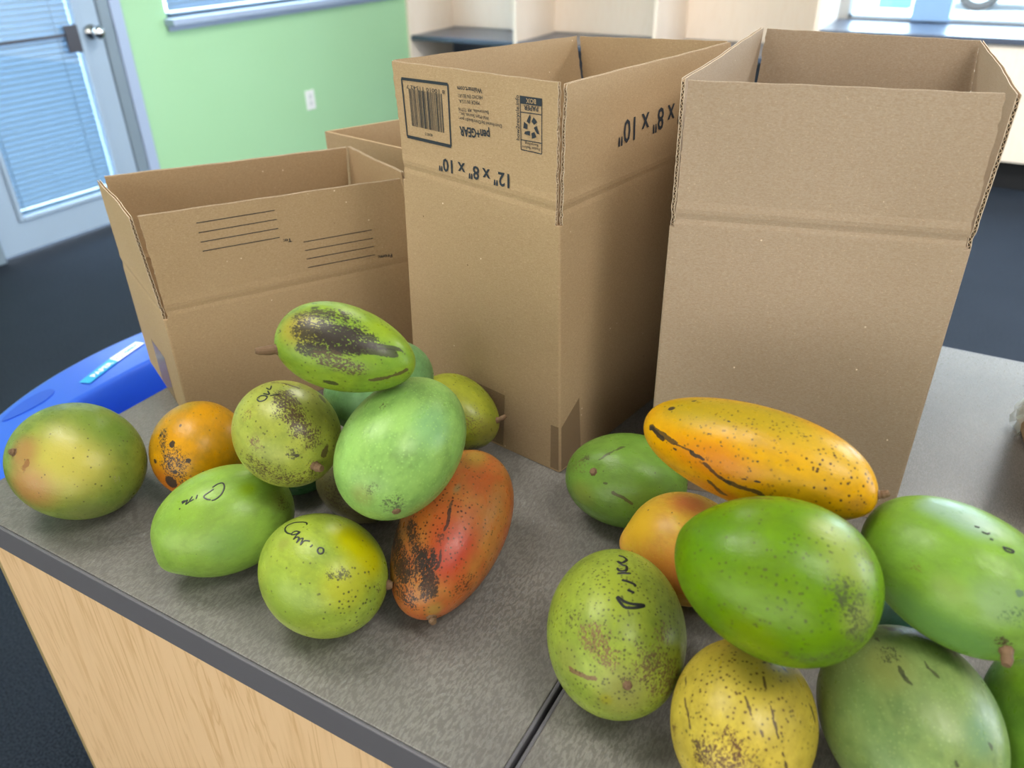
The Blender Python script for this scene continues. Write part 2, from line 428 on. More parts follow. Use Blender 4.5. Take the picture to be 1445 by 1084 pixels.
# ---------------------------------------------------------------- recycling bin
M_BLUE = plain('blue_bin_plastic', '#2f5fd0', .28, .5, var=.04, scale=6)
M_GRIP_SHADE = plain('grip_shade_blue', '#1f4cc0', .35, .5, var=.04, scale=6)  # darker blue carries the shade of the grip recess
BX, BY, BA, BB, BZ = -.966, .66, .190, .33, .74
binr = empty('recycling_bin', (BX, BY, 0))
bm = bmesh.new(); rings = []
for z, s in ((0, .72), (.01, .74), (.3, .82), (.6, .92), (.69, .93), (.70, .93)):
    rings.append([bm.verts.new((BX + BA*s*math.cos(a), BY + BB*s*math.sin(a), z)) for a in [2*math.pi*i/64 for i in range(64)]])
for a, b in zip(rings, rings[1:]):
    for i in range(64): bm.faces.new((a[i], a[(i+1) % 64], b[(i+1) % 64], b[i]))
bm.faces.new(rings[0][::-1])
b1 = bmobj('bin_body', bm, M_BLUE, smooth=True)
def sm(x, a, b):
    t = max(0, min(1, (x-a)/(b-a))); return t*t*(3-2*t)
def lidz(x, y):
    r = math.hypot((x-BX)/BA, (y-BY)/BB)
    z = BZ - .012*r*r
    # long hand-in slot
    dx = sm(x, -1.035, -1.0) * (1 - sm(x, -.93, -.915)); dy = sm(y, .50, .53) * (1 - sm(y, .80, .83))
    z -= .12*dx*dy
    return z - .045*sm(r, .955, 1.0)
bm = bmesh.new(); rings = []; NR, NA = 70, 144
ctr = bm.verts.new((BX, BY, lidz(BX, BY)))
for j in range(1, NR+1):
    r = j/NR
    rings.append([bm.verts.new((BX + BA*r*math.cos(a), BY + BB*r*math.sin(a), lidz(BX + BA*r*math.cos(a), BY + BB*r*math.sin(a)))) for a in [2*math.pi*i/NA for i in range(NA)]])
for i in range(NA): bm.faces.new((ctr, rings[0][i], rings[0][(i+1) % NA]))
for a, b in zip(rings, rings[1:]):
    for i in range(NA): bm.faces.new((a[i], b[i], b[(i+1) % NA], a[(i+1) % NA]))
lid = bmobj('bin_lid', bm, M_BLUE, smooth=True)
# grip near the rim: flat patch with the recess shade in its colour
bm = bmesh.new(); gv = []
for i in range(24):
    a = 2*math.pi*i/24; u = .016*math.cos(a)*(1+.35*math.sin(a)); v = .043*math.sin(a)
    gx, gy = -1.088 + u - .15*v, .488 + v; gv.append((gx, gy))
top = [bm.verts.new((x, y, lidz(x, y)+.0012)) for x, y in gv]
bm.faces.new(top); bot = [bm.verts.new((x, y, lidz(x, y)-.001)) for x, y in gv]
for i in range(24): bm.faces.new((top[i], bot[i], bot[(i+1) % 24], top[(i+1) % 24]))
grip = bmobj('grip_shade_patch', bm, M_GRIP_SHADE)
keep(binr, b1, lid, grip); tag(binr, 'blue oval recycling bin with a PAPER sticker beside the worktop', 'bin')

# ---------------------------------------------------------------- lettering
def glyphs(s, bold=0.0):
    cu = bpy.data.curves.new('t', 'FONT'); cu.body = s; cu.size = 1.0; cu.offset = bold; cu.resolution_u = 2
    o = bpy.data.objects.new('t', cu); COL.objects.link(o)
    dg = bpy.context.evaluated_depsgraph_get(); dg.update()
    me = bpy.data.meshes.new_from_object(o.evaluated_get(dg))
    vs = [v.co.copy() for v in me.vertices]; fs = [tuple(p.vertices) for p in me.polygons]
    bpy.data.objects.remove(o); bpy.data.curves.remove(cu); bpy.data.meshes.remove(me)
    x0 = min(v.x for v in vs); x1 = max(v.x for v in vs)
    return [((v.x-x0)/(x1-x0), v.y/.70) for v in vs], fs
class Surf:
    """print area on a flap: u,v in 0..1 -> a point just off the board"""
    def __init__(s, fn, Lu, Lv, n): s.fn, s.Lu, s.Lv, s.n = fn, Lu, Lv, n; s.v = []; s.f = []
    def P(s, u, v): return s.fn(u, v) + s.n*.0005
    def text(s, body, p0, p1, h, bold=0.0, flip=False):
        vs, fs = glyphs(body, bold); b = len(s.v)
        du, dv = p1[0]-p0[0], p1[1]-p0[1]
        a = Vector((du*s.Lu, dv*s.Lv)).normalized(); up = Vector((-a.y, a.x))
        if flip: up = -up
        for X, Y in vs: s.v.append(s.P(p0[0]+du*X+up.x*h*Y/s.Lu, p0[1]+dv*X+up.y*h*Y/s.Lv))
        s.f += [tuple(b+i for i in f) for f in fs]
    def poly(s, pts):
        b = len(s.v); s.v += [s.P(*p) for p in pts]; s.f.append(tuple(range(b, b+len(pts))))
    def bar(s, p, q, w):
        a = Vector(((q[0]-p[0])*s.Lu, (q[1]-p[1])*s.Lv)).normalized(); n = Vector((-a.y/s.Lu, a.x/s.Lv))*w/2
        n = Vector((-a.y*w/2/s.Lu, a.x*w/2/s.Lv))
        s.poly([(p[0]-n.x, p[1]-n.y), (q[0]-n.x, q[1]-n.y), (q[0]+n.x, q[1]+n.y), (p[0]+n.x, p[1]+n.y)])
    def done(s, name, mat, parent):
        o = meshobj(name, s.v, s.f, mat, parent); s.v = []; s.f = []; return o

# ---------------------------------------------------------------- cardboard boxes
M_TORN = plain('torn_paper_edge', '#d6c4ac', .9, .2, var=.35, scale=500)
TH = .003
def V(p, z=None): return Vector((p[0], p[1], p[2] if z is None else z))
def mixp(a, b, t): return a*(1-t) + b*t
def make_box(data, label, seed, group=None, M_CARD=M_CARD):
    rnd = random.Random(seed)
    base = [V(p, T+.0005) for p in data['base']]; zs = T+data['H']; zc = zs+data['cr']
    slit = [V(p, zs) for p in data['slit']]; cen = sum(base, Vector())/4
    root = empty('cardboard_box', cen); root.location.z = T
    tag(root, label, 'box', group)
    # body: rounded-corner shell
    def loop(cor, z, inset, rad):
        out = []; NW = 16
        for i in range(4):
            p = cor[i]; a = (cor[i-1]-p); b = (cor[(i+1) % 4]-p); a.z = b.z = 0; a.normalize(); b.normalize()
            sn = abs(a.x*b.y-a.y*b.x); q = p + (a+b)*(inset/sn)
            for t in (1, .35, -.35, -1):
                if t > 0: out.append(Vector((*(q + a*rad*t + (a+b)*rad*(1-t)*.18).xy, z)))
                else: out.append(Vector((*(q + b*rad*-t + (a+b)*rad*(1+t)*.18).xy, z)))
        res = []
        for i in range(4):
            # corner points run from the previous side (a) to the next side (b)
            c4 = out[i*4:i*4+4]; nx = out[((i+1) % 4)*4]; res += c4
            res += [mixp(c4[3], nx, q/NW) for q in range(1, NW)]
        return res
    rows = []
    NZ = 16
    for j in range(NZ+1):
        t = j/NZ; cor = [mixp(base[i], slit[i], t) for i in range(4)]
        bul = math.sin(math.pi*t)*.0
        rows.append(loop(cor, base[0].z*(1-t)+zs*t, -bul, .0025))
    inner = []
    for j in range(NZ, -1, -1):
        t = j/NZ; cor = [mixp(base[i], slit[i], t) for i in range(4)]
        inner.append(loop(cor, max(base[0].z*(1-t)+zs*t, T+.004), TH, .002))
    allr = rows+inner; vs = [p for r in allr for p in r]; fs = []; n = len(allr[0])
    for j in range(len(allr)-1):
        for i in range(n): fs.append((j*n+i, j*n+(i+1) % n, (j+1)*n+(i+1) % n, (j+1)*n+i))
    fs.append(tuple(range(n))[::-1]); fs.append(tuple((len(allr)-1)*n+i for i in range(n)))
    body = meshobj('box_body', vs, fs, M_CARD)
    kids = [body]; flaps = []
    for i in range(4):
        jn = (i+1) % 4
        A, B = V(data['slit'][i], zc), V(data['slit'][jn], zc); L, R_ = V(data['tops'][i][0]), V(data['tops'][i][1])
        nrm = (B-A).cross(L-A).normalized()
        if nrm.dot((A+B)/2-V(cen, zc)) < 0: nrm = -nrm
        Lv = (L-A).length; Lu = (B-A).length
        v0 = -data['cr']/Lv
        ph = [rnd.uniform(0, 6.28) for _ in range(4)]
        def fn(u, v, A=A, B=B, L=L, R_=R_, nrm=nrm, ph=ph, v0=v0):
            if v >= 0: p = mixp(mixp(A, B, u), mixp(L, R_, u), v)
            else: p = mixp(A, B, u) + Vector((0, 0, (zc-zs)))*(v/-v0)
            wv = .0007*math.sin(5*u+ph[0])*max(v, 0) + .0004*math.sin(11*u+3*v+ph[1])*max(v, 0)
            cr = -.0006*math.exp(-(v/.028)**2) + .0005*math.exp(-((v-.07)/.03)**2)
            return p + nrm*(wv+cr)
        ins = .0042/Lu
        def uu(u, v, jl=0, jr=0): 
            k = ins*(1-.55*max(0, v)); return k+jl + (1-2*k-jl+jr)*u
        nu = 24; vr = [v0, v0*.5, -.045, -.02, 0, .02, .045, .08, .14] + [.14+.86*q/22 for q in range(1, 23)]
        jit = [(rnd.uniform(-.0007, .0007)/Lu, rnd.uniform(-.0007, .0007)/Lu) for _ in vr]
        vr = sorted(x for x in vr if x >= v0-1e-9)
        vs, fs, edge = [], [], []
        def sheet(d0, d1):
            b = len(vs); m = len(vr); 
            for d in (d0, d1):
                for jj, v in enumerate(vr):
                    for q in range(nu+1):
                        u = uu(q/nu, v, *(jit[jj])) ; tj = .0002/Lv*math.sin(q*1.3+ph[2])*(jj == m-1)
                        vs.append(fn(u, v+tj) - nrm*d)
            W = nu+1; o2 = b+m*W
            for jj in range(m-1):
                for q in range(nu):
                    a = b+jj*W+q; fs.append((a, a+1, a+W+1, a+W)); a += m*W; fs.append((a, a+W, a+W+1, a+1))
            for jj in range(m-1):
                for q in (0, nu): a = b+jj*W+q; edge.append(len(fs)); fs.append((a, a+W, a+W+m*W, a+m*W))
            for q in range(nu):
                for jj in (0, m-1): a = b+jj*W+q; edge.append(len(fs)); fs.append((a, a+1, a+1+m*W, a+m*W))
        sheet(0, .0006); sheet(TH-.0006, TH)
        fl = meshobj('flap', vs, fs, M_CARD); fl.data.materials.append(M_TORN)
        for e in edge: fl.data.polygons[e].material_index = 1
        # corrugated core
        vs2, fs2 = [], []; npp = int((1-v0)*Lv/.0021); W2 = nu+1; dv = .00075/Lv
        for side in (0, 1):
            for jj in range(npp+1):
                v = v0+(1-v0)*.985*jj/npp + side*dv
                d = .0006 if jj % 2 else TH-.0006
                for q in range(nu+1): vs2.append(fn(uu(q/nu, v)+(.0002*(1-2*q/nu))/Lu, v)-nrm*d)
        N2 = (npp+1)*W2
        for jj in range(npp):
            for q in range(nu):
                a = jj*W2+q; fs2.append((a, a+1, a+W2+1, a+W2)); a += N2; fs2.append((a, a+W2, a+W2+1, a+1))
            for q in (0, nu): a = jj*W2+q; fs2.append((a, a+W2, a+W2+N2, a+N2))
        co = meshobj('corrugated_core', vs2, fs2, M_EDGE); co.parent = fl
        flaps.append((fl, fn, Lu, Lv, nrm)); kids.append(fl)
    keep(root, *kids)
    return root, flaps, base, slit

BOXES = {'mid': {'base': [(-0.271, 0.557), (-0.218, 0.857), (-0.411, 0.887), (-0.464, 0.587)], 'slit': [(-0.268, 0.542), (-0.219, 0.843), (-0.411, 0.894), (-0.46, 0.593)], 'H': 0.255, 'cr': 0.012, 'tops': [((-0.2676, 0.548, 1.2221), (-0.2322, 0.848, 1.2167)), ((-0.2355, 0.852, 1.2167), (-0.4225, 0.9, 1.2068)), ((-0.427, 0.896, 1.207), (-0.4696, 0.605, 1.2183)), ((-0.4651, 0.597, 1.2191), (-0.2708, 0.545, 1.2233))]},
 'right': {'base': [(-0.192, 0.583), (0.019, 0.634), (-0.005, 0.933), (-0.216, 0.88)], 'slit': [(-0.192, 0.583), (0.019, 0.634), (-0.005, 0.933), (-0.216, 0.88)], 'H': 0.255, 'cr': 0.007, 'tops': [((-0.1898, 0.585, 1.2248), (0.0144, 0.632, 1.2234)), ((0.0225, 0.642, 1.2215), (-0.0131, 0.925, 1.22)), ((-0.015, 0.93, 1.2193), (-0.2086, 0.882, 1.2264)), ((-0.2111, 0.877, 1.2282), (-0.1954, 0.592, 1.2243))]},
 'left': {'base': [(-0.658, 0.444), (-0.5117, 0.6827), (-0.6712, 0.7571), (-0.8175, 0.5184)], 'slit': [(-0.6585, 0.444), (-0.5122, 0.6827), (-0.6717, 0.7571), (-0.818, 0.5184)], 'H': 0.125, 'cr': 0.008, 'tops': [((-0.66, 0.445, 1.092), (-0.5113, 0.6582, 1.092)), ((-0.5324, 0.69, 1.088), (-0.661, 0.7529, 1.088)), ((-0.6619, 0.7486, 1.088), (-0.8208, 0.5266, 1.088)), ((-0.8143, 0.5149, 1.088), (-0.6754, 0.4479, 1.088))]}}
rb, rfl, _, _ = make_box(BOXES['right'], 'tall open cardboard box on the right with a plain unprinted front face', 3, None, M_CARD_HAZE)
mb, mfl, mbase, mslit = make_box(BOXES['mid'], 'tall open cardboard box in the middle with a printed barcode flap', 5)
lb, lfl, lbase, lslit = make_box(BOXES['left'], 'low open cardboard box on the left with ruled address lines', 8)

# address lines on the left box
fl, fn, Lu, Lv, nrm = lfl[0]
s = Surf(fn, Lu, Lv, nrm)
for p, q in [((0.1925, 0.8554), (0.479, 0.8637)), ((0.191, 0.7565), (0.4761, 0.7657)), ((0.1898, 0.6596), (0.4734, 0.6682)), ((0.1884, 0.5652), (0.4707, 0.5693)), ((0.5528, 0.4735), (0.8272, 0.4734)), ((0.5493, 0.3766), (0.8233, 0.3737)), ((0.5471, 0.2777), (0.819, 0.2749)), ((0.5443, 0.1779), (0.8138, 0.1731))]: s.bar(p, q, .0007)
s.done('ruled_lines', M_INK, fl)
s.text('To:', (0.5117, 0.5389), (0.4804, 0.5437), .0039, .02); s.done('printed_text', M_INK, fl); s.text('From:', (0.883, 0.142), (0.8241, 0.1542), .0040, .02)
s.done('printed_text', M_INK, fl)

# size print on the right flap of the middle box
fl, fn, Lu, Lv, nrm = mfl[0]
s = Surf(fn, Lu, Lv, nrm)
s.text('12" x 8" x 10"', (.703, .569), (.2687, .5693), .0192, .012); s.done('printed_text', M_INK, fl)

# barcode flap
fl, fn, Lu, Lv, nrm = mfl[3]
s = Surf(fn, Lu, Lv, nrm)
for body, p0, p1, h, bold in [('12" x 8" x 10"', (0.7235, 0.2042), (0.2797, 0.1943), 0.01079, 0.02), ('pen+GEAR', (0.6163, 0.5382), (0.4304, 0.5195), 0.0072, 0.03), ('Distributed by/Distribuido por:', (0.6906, 0.6101), (0.4298, 0.6043), 0.00268, 0), ('Wal-Mart Stores, Inc.,', (0.6164, 0.6541), (0.4352, 0.6445), 0.00271, 0), ('Bentonville, AR 72716', (0.6158, 0.7019), (0.4303, 0.6824), 0.00269, 0), ('MADE IN U.S.A.', (0.5628, 0.7658), (0.4361, 0.7532), 0.00287, 0), ('HECHO EN EE.UU.', (0.5836, 0.816), (0.4298, 0.7981), 0.00283, 0), ('Walmart.com', (0.5815, 0.8753), (0.4307, 0.8632), 0.00371, 0.01), ('8 10010 11542 7', (0.3504, 0.81), (0.1001, 0.8076), 0.00312, 0), ('400015', (0.2532, 0.4009), (0.1998, 0.3975), 0.00246, 0), ('PAPER', (0.8911, 0.8024), (0.8158, 0.7974), 0.00347, 0.02), ('Recycling', (0.8892, 0.5127), (0.8194, 0.5099), 0.00207, 0), ('Flatten Before', (0.8992, 0.4845), (0.8031, 0.4775), 0.00218, 0), ('BOXREV', (0.8816, 0.8546), (0.8303, 0.8522), 0.00323, 0.02), ('how2recycle.info', (0.79, 0.5122), (0.7914, 0.8668), 0.00386, 0.01)]:
    if body == 'BOXREV': continue
    s.text(body, p0, p1, h, bold); s.done('printed_text', M_INK, fl)
F = [(0.0715, 0.8563), (0.3721, 0.8642), (0.37, 0.3254), (0.071, 0.3213)]
s.bar(F[0], F[1], .0024); s.bar(F[1], F[2], .0017); s.bar(F[2], F[3], .0028); s.bar(F[3], F[0], .0017)
u = .1135; rb_ = random.Random(42)
while u < .333:
    wd = rb_.choice((.35, .35, .7, 1.05, .5)); g = rb_.choice((.4, .4, .75, 1.1))
    wu = wd*.001/Lu; lo = .4344 if not (u < .125 or u > .322 or abs(u-.222) < .006) else .418
    s.poly([(u, .4344), (u+wu, .4344), (u+wu, .775), (u, .775)]); u += wu + g*.001/Lu
s.done('printed_barcode', M_INK, fl)
Rc = [(0.7979, 0.8655), (0.9096, 0.8683), (0.9075, 0.4407), (0.7967, 0.441)]
s.bar(Rc[1], Rc[2], .0007); s.bar(Rc[3], Rc[0], .0007); s.bar(Rc[2], Rc[3], .0007)
s.poly([(.7979, .805), (.9093, .808), (.9096, .868), (.7979, .866)])
s.bar((.7983, .7395), (.909, .745), .0007); s.bar((.7978, .5203), (.908, .5253), .0007)
cx, cy, rr = .853, .6325, .0072
def pc(r, a): return (cx + r*math.cos(a)/Lu, cy + r*math.sin(a)/Lv)
for q in range(3):                                   # three chasing arrows: six bent bars
    a0 = math.radians(90 + 120*q)
    s.poly([pc(rr*1.12, a0-.95), pc(rr*1.16, a0-.35), pc(rr*.62, a0-.12), pc(rr*.55, a0-.95)])
    s.poly([pc(rr*1.02, a0+.0), pc(rr*1.3, a0+.12), pc(rr*.85, a0+.85), pc(rr*.42, a0+.62), pc(rr*.58, a0+.22)])
s.done('recycling_emblem', M_INK, fl)
s.n = nrm*1.6
vs, fs = None, None
for body, p0, p1, h, bold in [('12" x 8" x 10"', (0.7235, 0.2042), (0.2797, 0.1943), 0.01079, 0.02), ('pen+GEAR', (0.6163, 0.5382), (0.4304, 0.5195), 0.0072, 0.03), ('Distributed by/Distribuido por:', (0.6906, 0.6101), (0.4298, 0.6043), 0.00268, 0), ('Wal-Mart Stores, Inc.,', (0.6164, 0.6541), (0.4352, 0.6445), 0.00271, 0), ('Bentonville, AR 72716', (0.6158, 0.7019), (0.4303, 0.6824), 0.00269, 0), ('MADE IN U.S.A.', (0.5628, 0.7658), (0.4361, 0.7532), 0.00287, 0), ('HECHO EN EE.UU.', (0.5836, 0.816), (0.4298, 0.7981), 0.00283, 0), ('Walmart.com', (0.5815, 0.8753), (0.4307, 0.8632), 0.00371, 0.01), ('8 10010 11542 7', (0.3504, 0.81), (0.1001, 0.8076), 0.00312, 0), ('400015', (0.2532, 0.4009), (0.1998, 0.3975), 0.00246, 0), ('PAPER', (0.8911, 0.8024), (0.8158, 0.7974), 0.00347, 0.02), ('Recycling', (0.8892, 0.5127), (0.8194, 0.5099), 0.00207, 0), ('Flatten Before', (0.8992, 0.4845), (0.8031, 0.4775), 0.00218, 0), ('BOXREV', (0.8816, 0.8546), (0.8303, 0.8522), 0.00323, 0.02), ('how2recycle.info', (0.79, 0.5122), (0.7914, 0.8668), 0.00386, 0.01)]:
    if body == 'BOXREV': s.text('BOX', p0, p1, h, bold)
s.done('printed_text', M_CARD, fl)

# clear tape
k = NT('clear_packing_tape'); k.col(lin('#8d7458')); k.set(.12, .6, alpha=.24); M_TAPE = k.m
def wallpt(bs, sl, i, u, v, off):
    j = (i+1) % 4; p = mixp(mixp(bs[i], bs[j], u), mixp(sl[i], sl[j], u), v)
    nn = (bs[j]-bs[i]).cross(Vector((0, 0, 1))).normalized(); c = sum(bs, Vector())/4
    if nn.dot(p-c) < 0: nn = -nn
    return p + nn*off
def tape(root, bs, sl, side, poly):
    vs = [wallpt(bs, sl, side, u, v, .0007) for u, v in poly] + [wallpt(bs, sl, side, u, v, .0003) for u, v in poly]
    n = len(poly); fs = [tuple(range(n)), tuple(range(n, 2*n))[::-1]] + [(i, (i+1) % n, n+(i+1) % n, n+i) for i in range(n)]
    o = meshobj('packing_tape', vs, fs, M_TAPE); keep(root, o)
tape(mb, mbase, mslit, 3, [(.415, .01), (.43, .262), (.66, .257), (.64, .01)])
tape(mb, mbase, mslit, 3, [(.945, .01), (.95, .213), (.995, .215), (.995, .01)])
tape(mb, mbase, mslit, 0, [(.008, .01), (.008, .21), (.10, .29), (.115, .01)])
tape(lb, lbase, lslit, 3, [(.36, .01), (.36, .46), (.68, .46), (.68, .01)])

# box behind
def tray(cor, h, label):
    c = sum((Vector((*p, T)) for p in cor), Vector())/4
    root = empty('cardboard_box', c); tag(root, label, 'box')
    n = 4; kids = []
    cs = [Vector((*p, 0)) for p in cor]; cc = c.copy(); cc.z = 0
    for i in range(4):
        a, b = cs[i], cs[(i+1) % 4]
        d = (b-a).normalized(); nn = d.cross(Vector((0, 0, 1)))
        if nn.dot((a+b)/2-cc) > 0: nn = -nn
        vs = []
        for z in (T+.0005, T+h*.55, T+h*.56, T+h*.57, T+h):
            for q, off in ((a + d*.0006, .0), (b - d*.0006, .0), (b - d*.0006, TH), (a + d*.0006, TH)):
                vs.append(Vector((q.x, q.y, z)) + nn*(off + (.0008 if abs(z-T-h*.56) < 1e-6 and off == 0 else 0)))
        fs = [(3, 2, 1, 0), (16, 17, 18, 19)]
        for j in range(4):
            for q in range(4): fs.append((j*4+q, j*4+(q+1) % 4, j*4+4+(q+1) % 4, j*4+4+q))
        kids.append(meshobj('side_wall', vs, fs, M_CARD))
    vs = [Vector((p.x, p.y, z)) + (cc-p)*.03 for z in (T+.0005, T+.0035) for p in cs]
    kids.append(meshobj('box_bottom', vs, [(3, 2, 1, 0), (4, 5, 6, 7)] + [(i, (i+1) % 4, 4+(i+1) % 4, 4+i) for i in range(4)], M_CARD))
    keep(root, *kids); return root
tray([(-.768, .828), (-.515, .782), (-.455, .955), (-.690, .998)], .219, 'open cardboard box mostly hidden behind the left and middle boxes')

# box at the right edge of the frame
cb = empty('cardboard_box', (.2, .77, T)); tag(cb, 'closed cardboard box with clear tape cut off by the right frame edge', 'box')
qs = [(.113, .872), (.300, .900), (.330, .700), (.143, .672)]
bm = bmesh.new(); H = .20
vb = [bm.verts.new((*p, T+.0005)) for p in qs]; vt = [bm.verts.new((*p, T+H)) for p in qs]
bm.faces.new(vb[::-1]); bm.faces.new(vt)
fc = [bm.faces.new((vb[i], vb[(i+1) % 4], vt[(i+1) % 4], vt[i])) for i in range(4)]
bmesh.ops.bevel(bm, geom=list(bm.edges), offset=.0018, segments=2, affect='EDGES')
body = bmobj('box_body', bm, M_CARD)
k = NT('crumpled_clear_tape'); k.col(lin('#dfeef0')); k.set(.08, .8, alpha=.45); M_TAPE2 = k.m
bm = bmesh.new(); rr_ = random.Random(4); gr = []
for i in range(7):
    row = []
    for j in range(5):
        y = .845 - i*.006 + .02; z = T + .002 + j*.009
        x = .1125 + (.872-y)*.15 - .002 - rr_.uniform(0, .006)*(1 if j < 4 else .2) - .004*math.sin(i*1.3+j)
        row.append(bm.verts.new((x, y, z)))
    gr.append(row)
for i in range(6):
    for j in range(4): bm.faces.new((gr[i][j], gr[i+1][j], gr[i+1][j+1], gr[i][j+1]))
tp = bmobj('packing_tape', bm, M_TAPE2)
bm = bmesh.new()
seamt = box('tape_strip', (.2, .70, T+H), (.245, .88, T+H+.0004), M_TAPE)
keep(cb, body, tp, seamt)

# bin sticker
def lidp(x, y): return Vector((x, y, lidz(x, y)))
def strip(a, b, c, d, name, mat, off):
    n = 12; vs, fs = [], []
    for i in range(n+1):
        t = i/n
        for p, q in ((a, b), (d, c)):
            x = p[0]*(1-t)+q[0]*t; y = p[1]*(1-t)+q[1]*t; vs.append(lidp(x, y)+Vector((0, 0, off)))
    for i in range(n): fs.append((2*i, 2*i+2, 2*i+3, 2*i+1))
    o = meshobj(name, vs, fs, mat, lid); o.matrix_parent_inverse = Matrix.Identity(4); return o
M_CYAN = plain('cyan_sticker', '#1fa6e0', .3, .5, var=.02); M_STW = plain('white_sticker', '#f2f6f8', .3, .5, var=.02)
LA, LB, LC, LD = (-1.054, .565), (-1.094, .693), (-1.114, .691), (-1.073, .56)
mA = (-1.076, .63); mD = (-1.099, .631)
strip(LA, mA, mD, LD, 'cyan_sticker', M_CYAN, .0015)
strip(mA, LB, LC, mD, 'white_sticker', M_STW, .0015)
def labfn(u, v):
    a = Vector(LA)*(1-u)+Vector(LB)*u; d = Vector(LD)*(1-u)+Vector(LC)*u; p = a*(1-v)+d*v; return lidp(p.x, p.y)+Vector((0, 0, .0016))
s = Surf(labfn, .134, .021, Vector((0, 0, 1)))
s.text('PAPER', (.13, .25), (.47, .25), .0105, .03); s.done('printed_text', M_STW, lid)
s.text('ONLY', (.71, .3), (.94, .3), .008, .035); s.done('printed_text', M_CYAN, lid)
cx, cy, rr = .60, .5, .0065
s.Lu, s.Lv = .134, .021; Lu, Lv = s.Lu, s.Lv
for q in range(3):
    a0 = math.radians(90 + 120*q)
    s.poly([pc(rr*1.1, a0-.9), pc(rr*1.15, a0-.1), pc(rr*.65, a0-.1), pc(rr*.6, a0-.9)])
s.done('recycling_emblem', M_CYAN, lid)

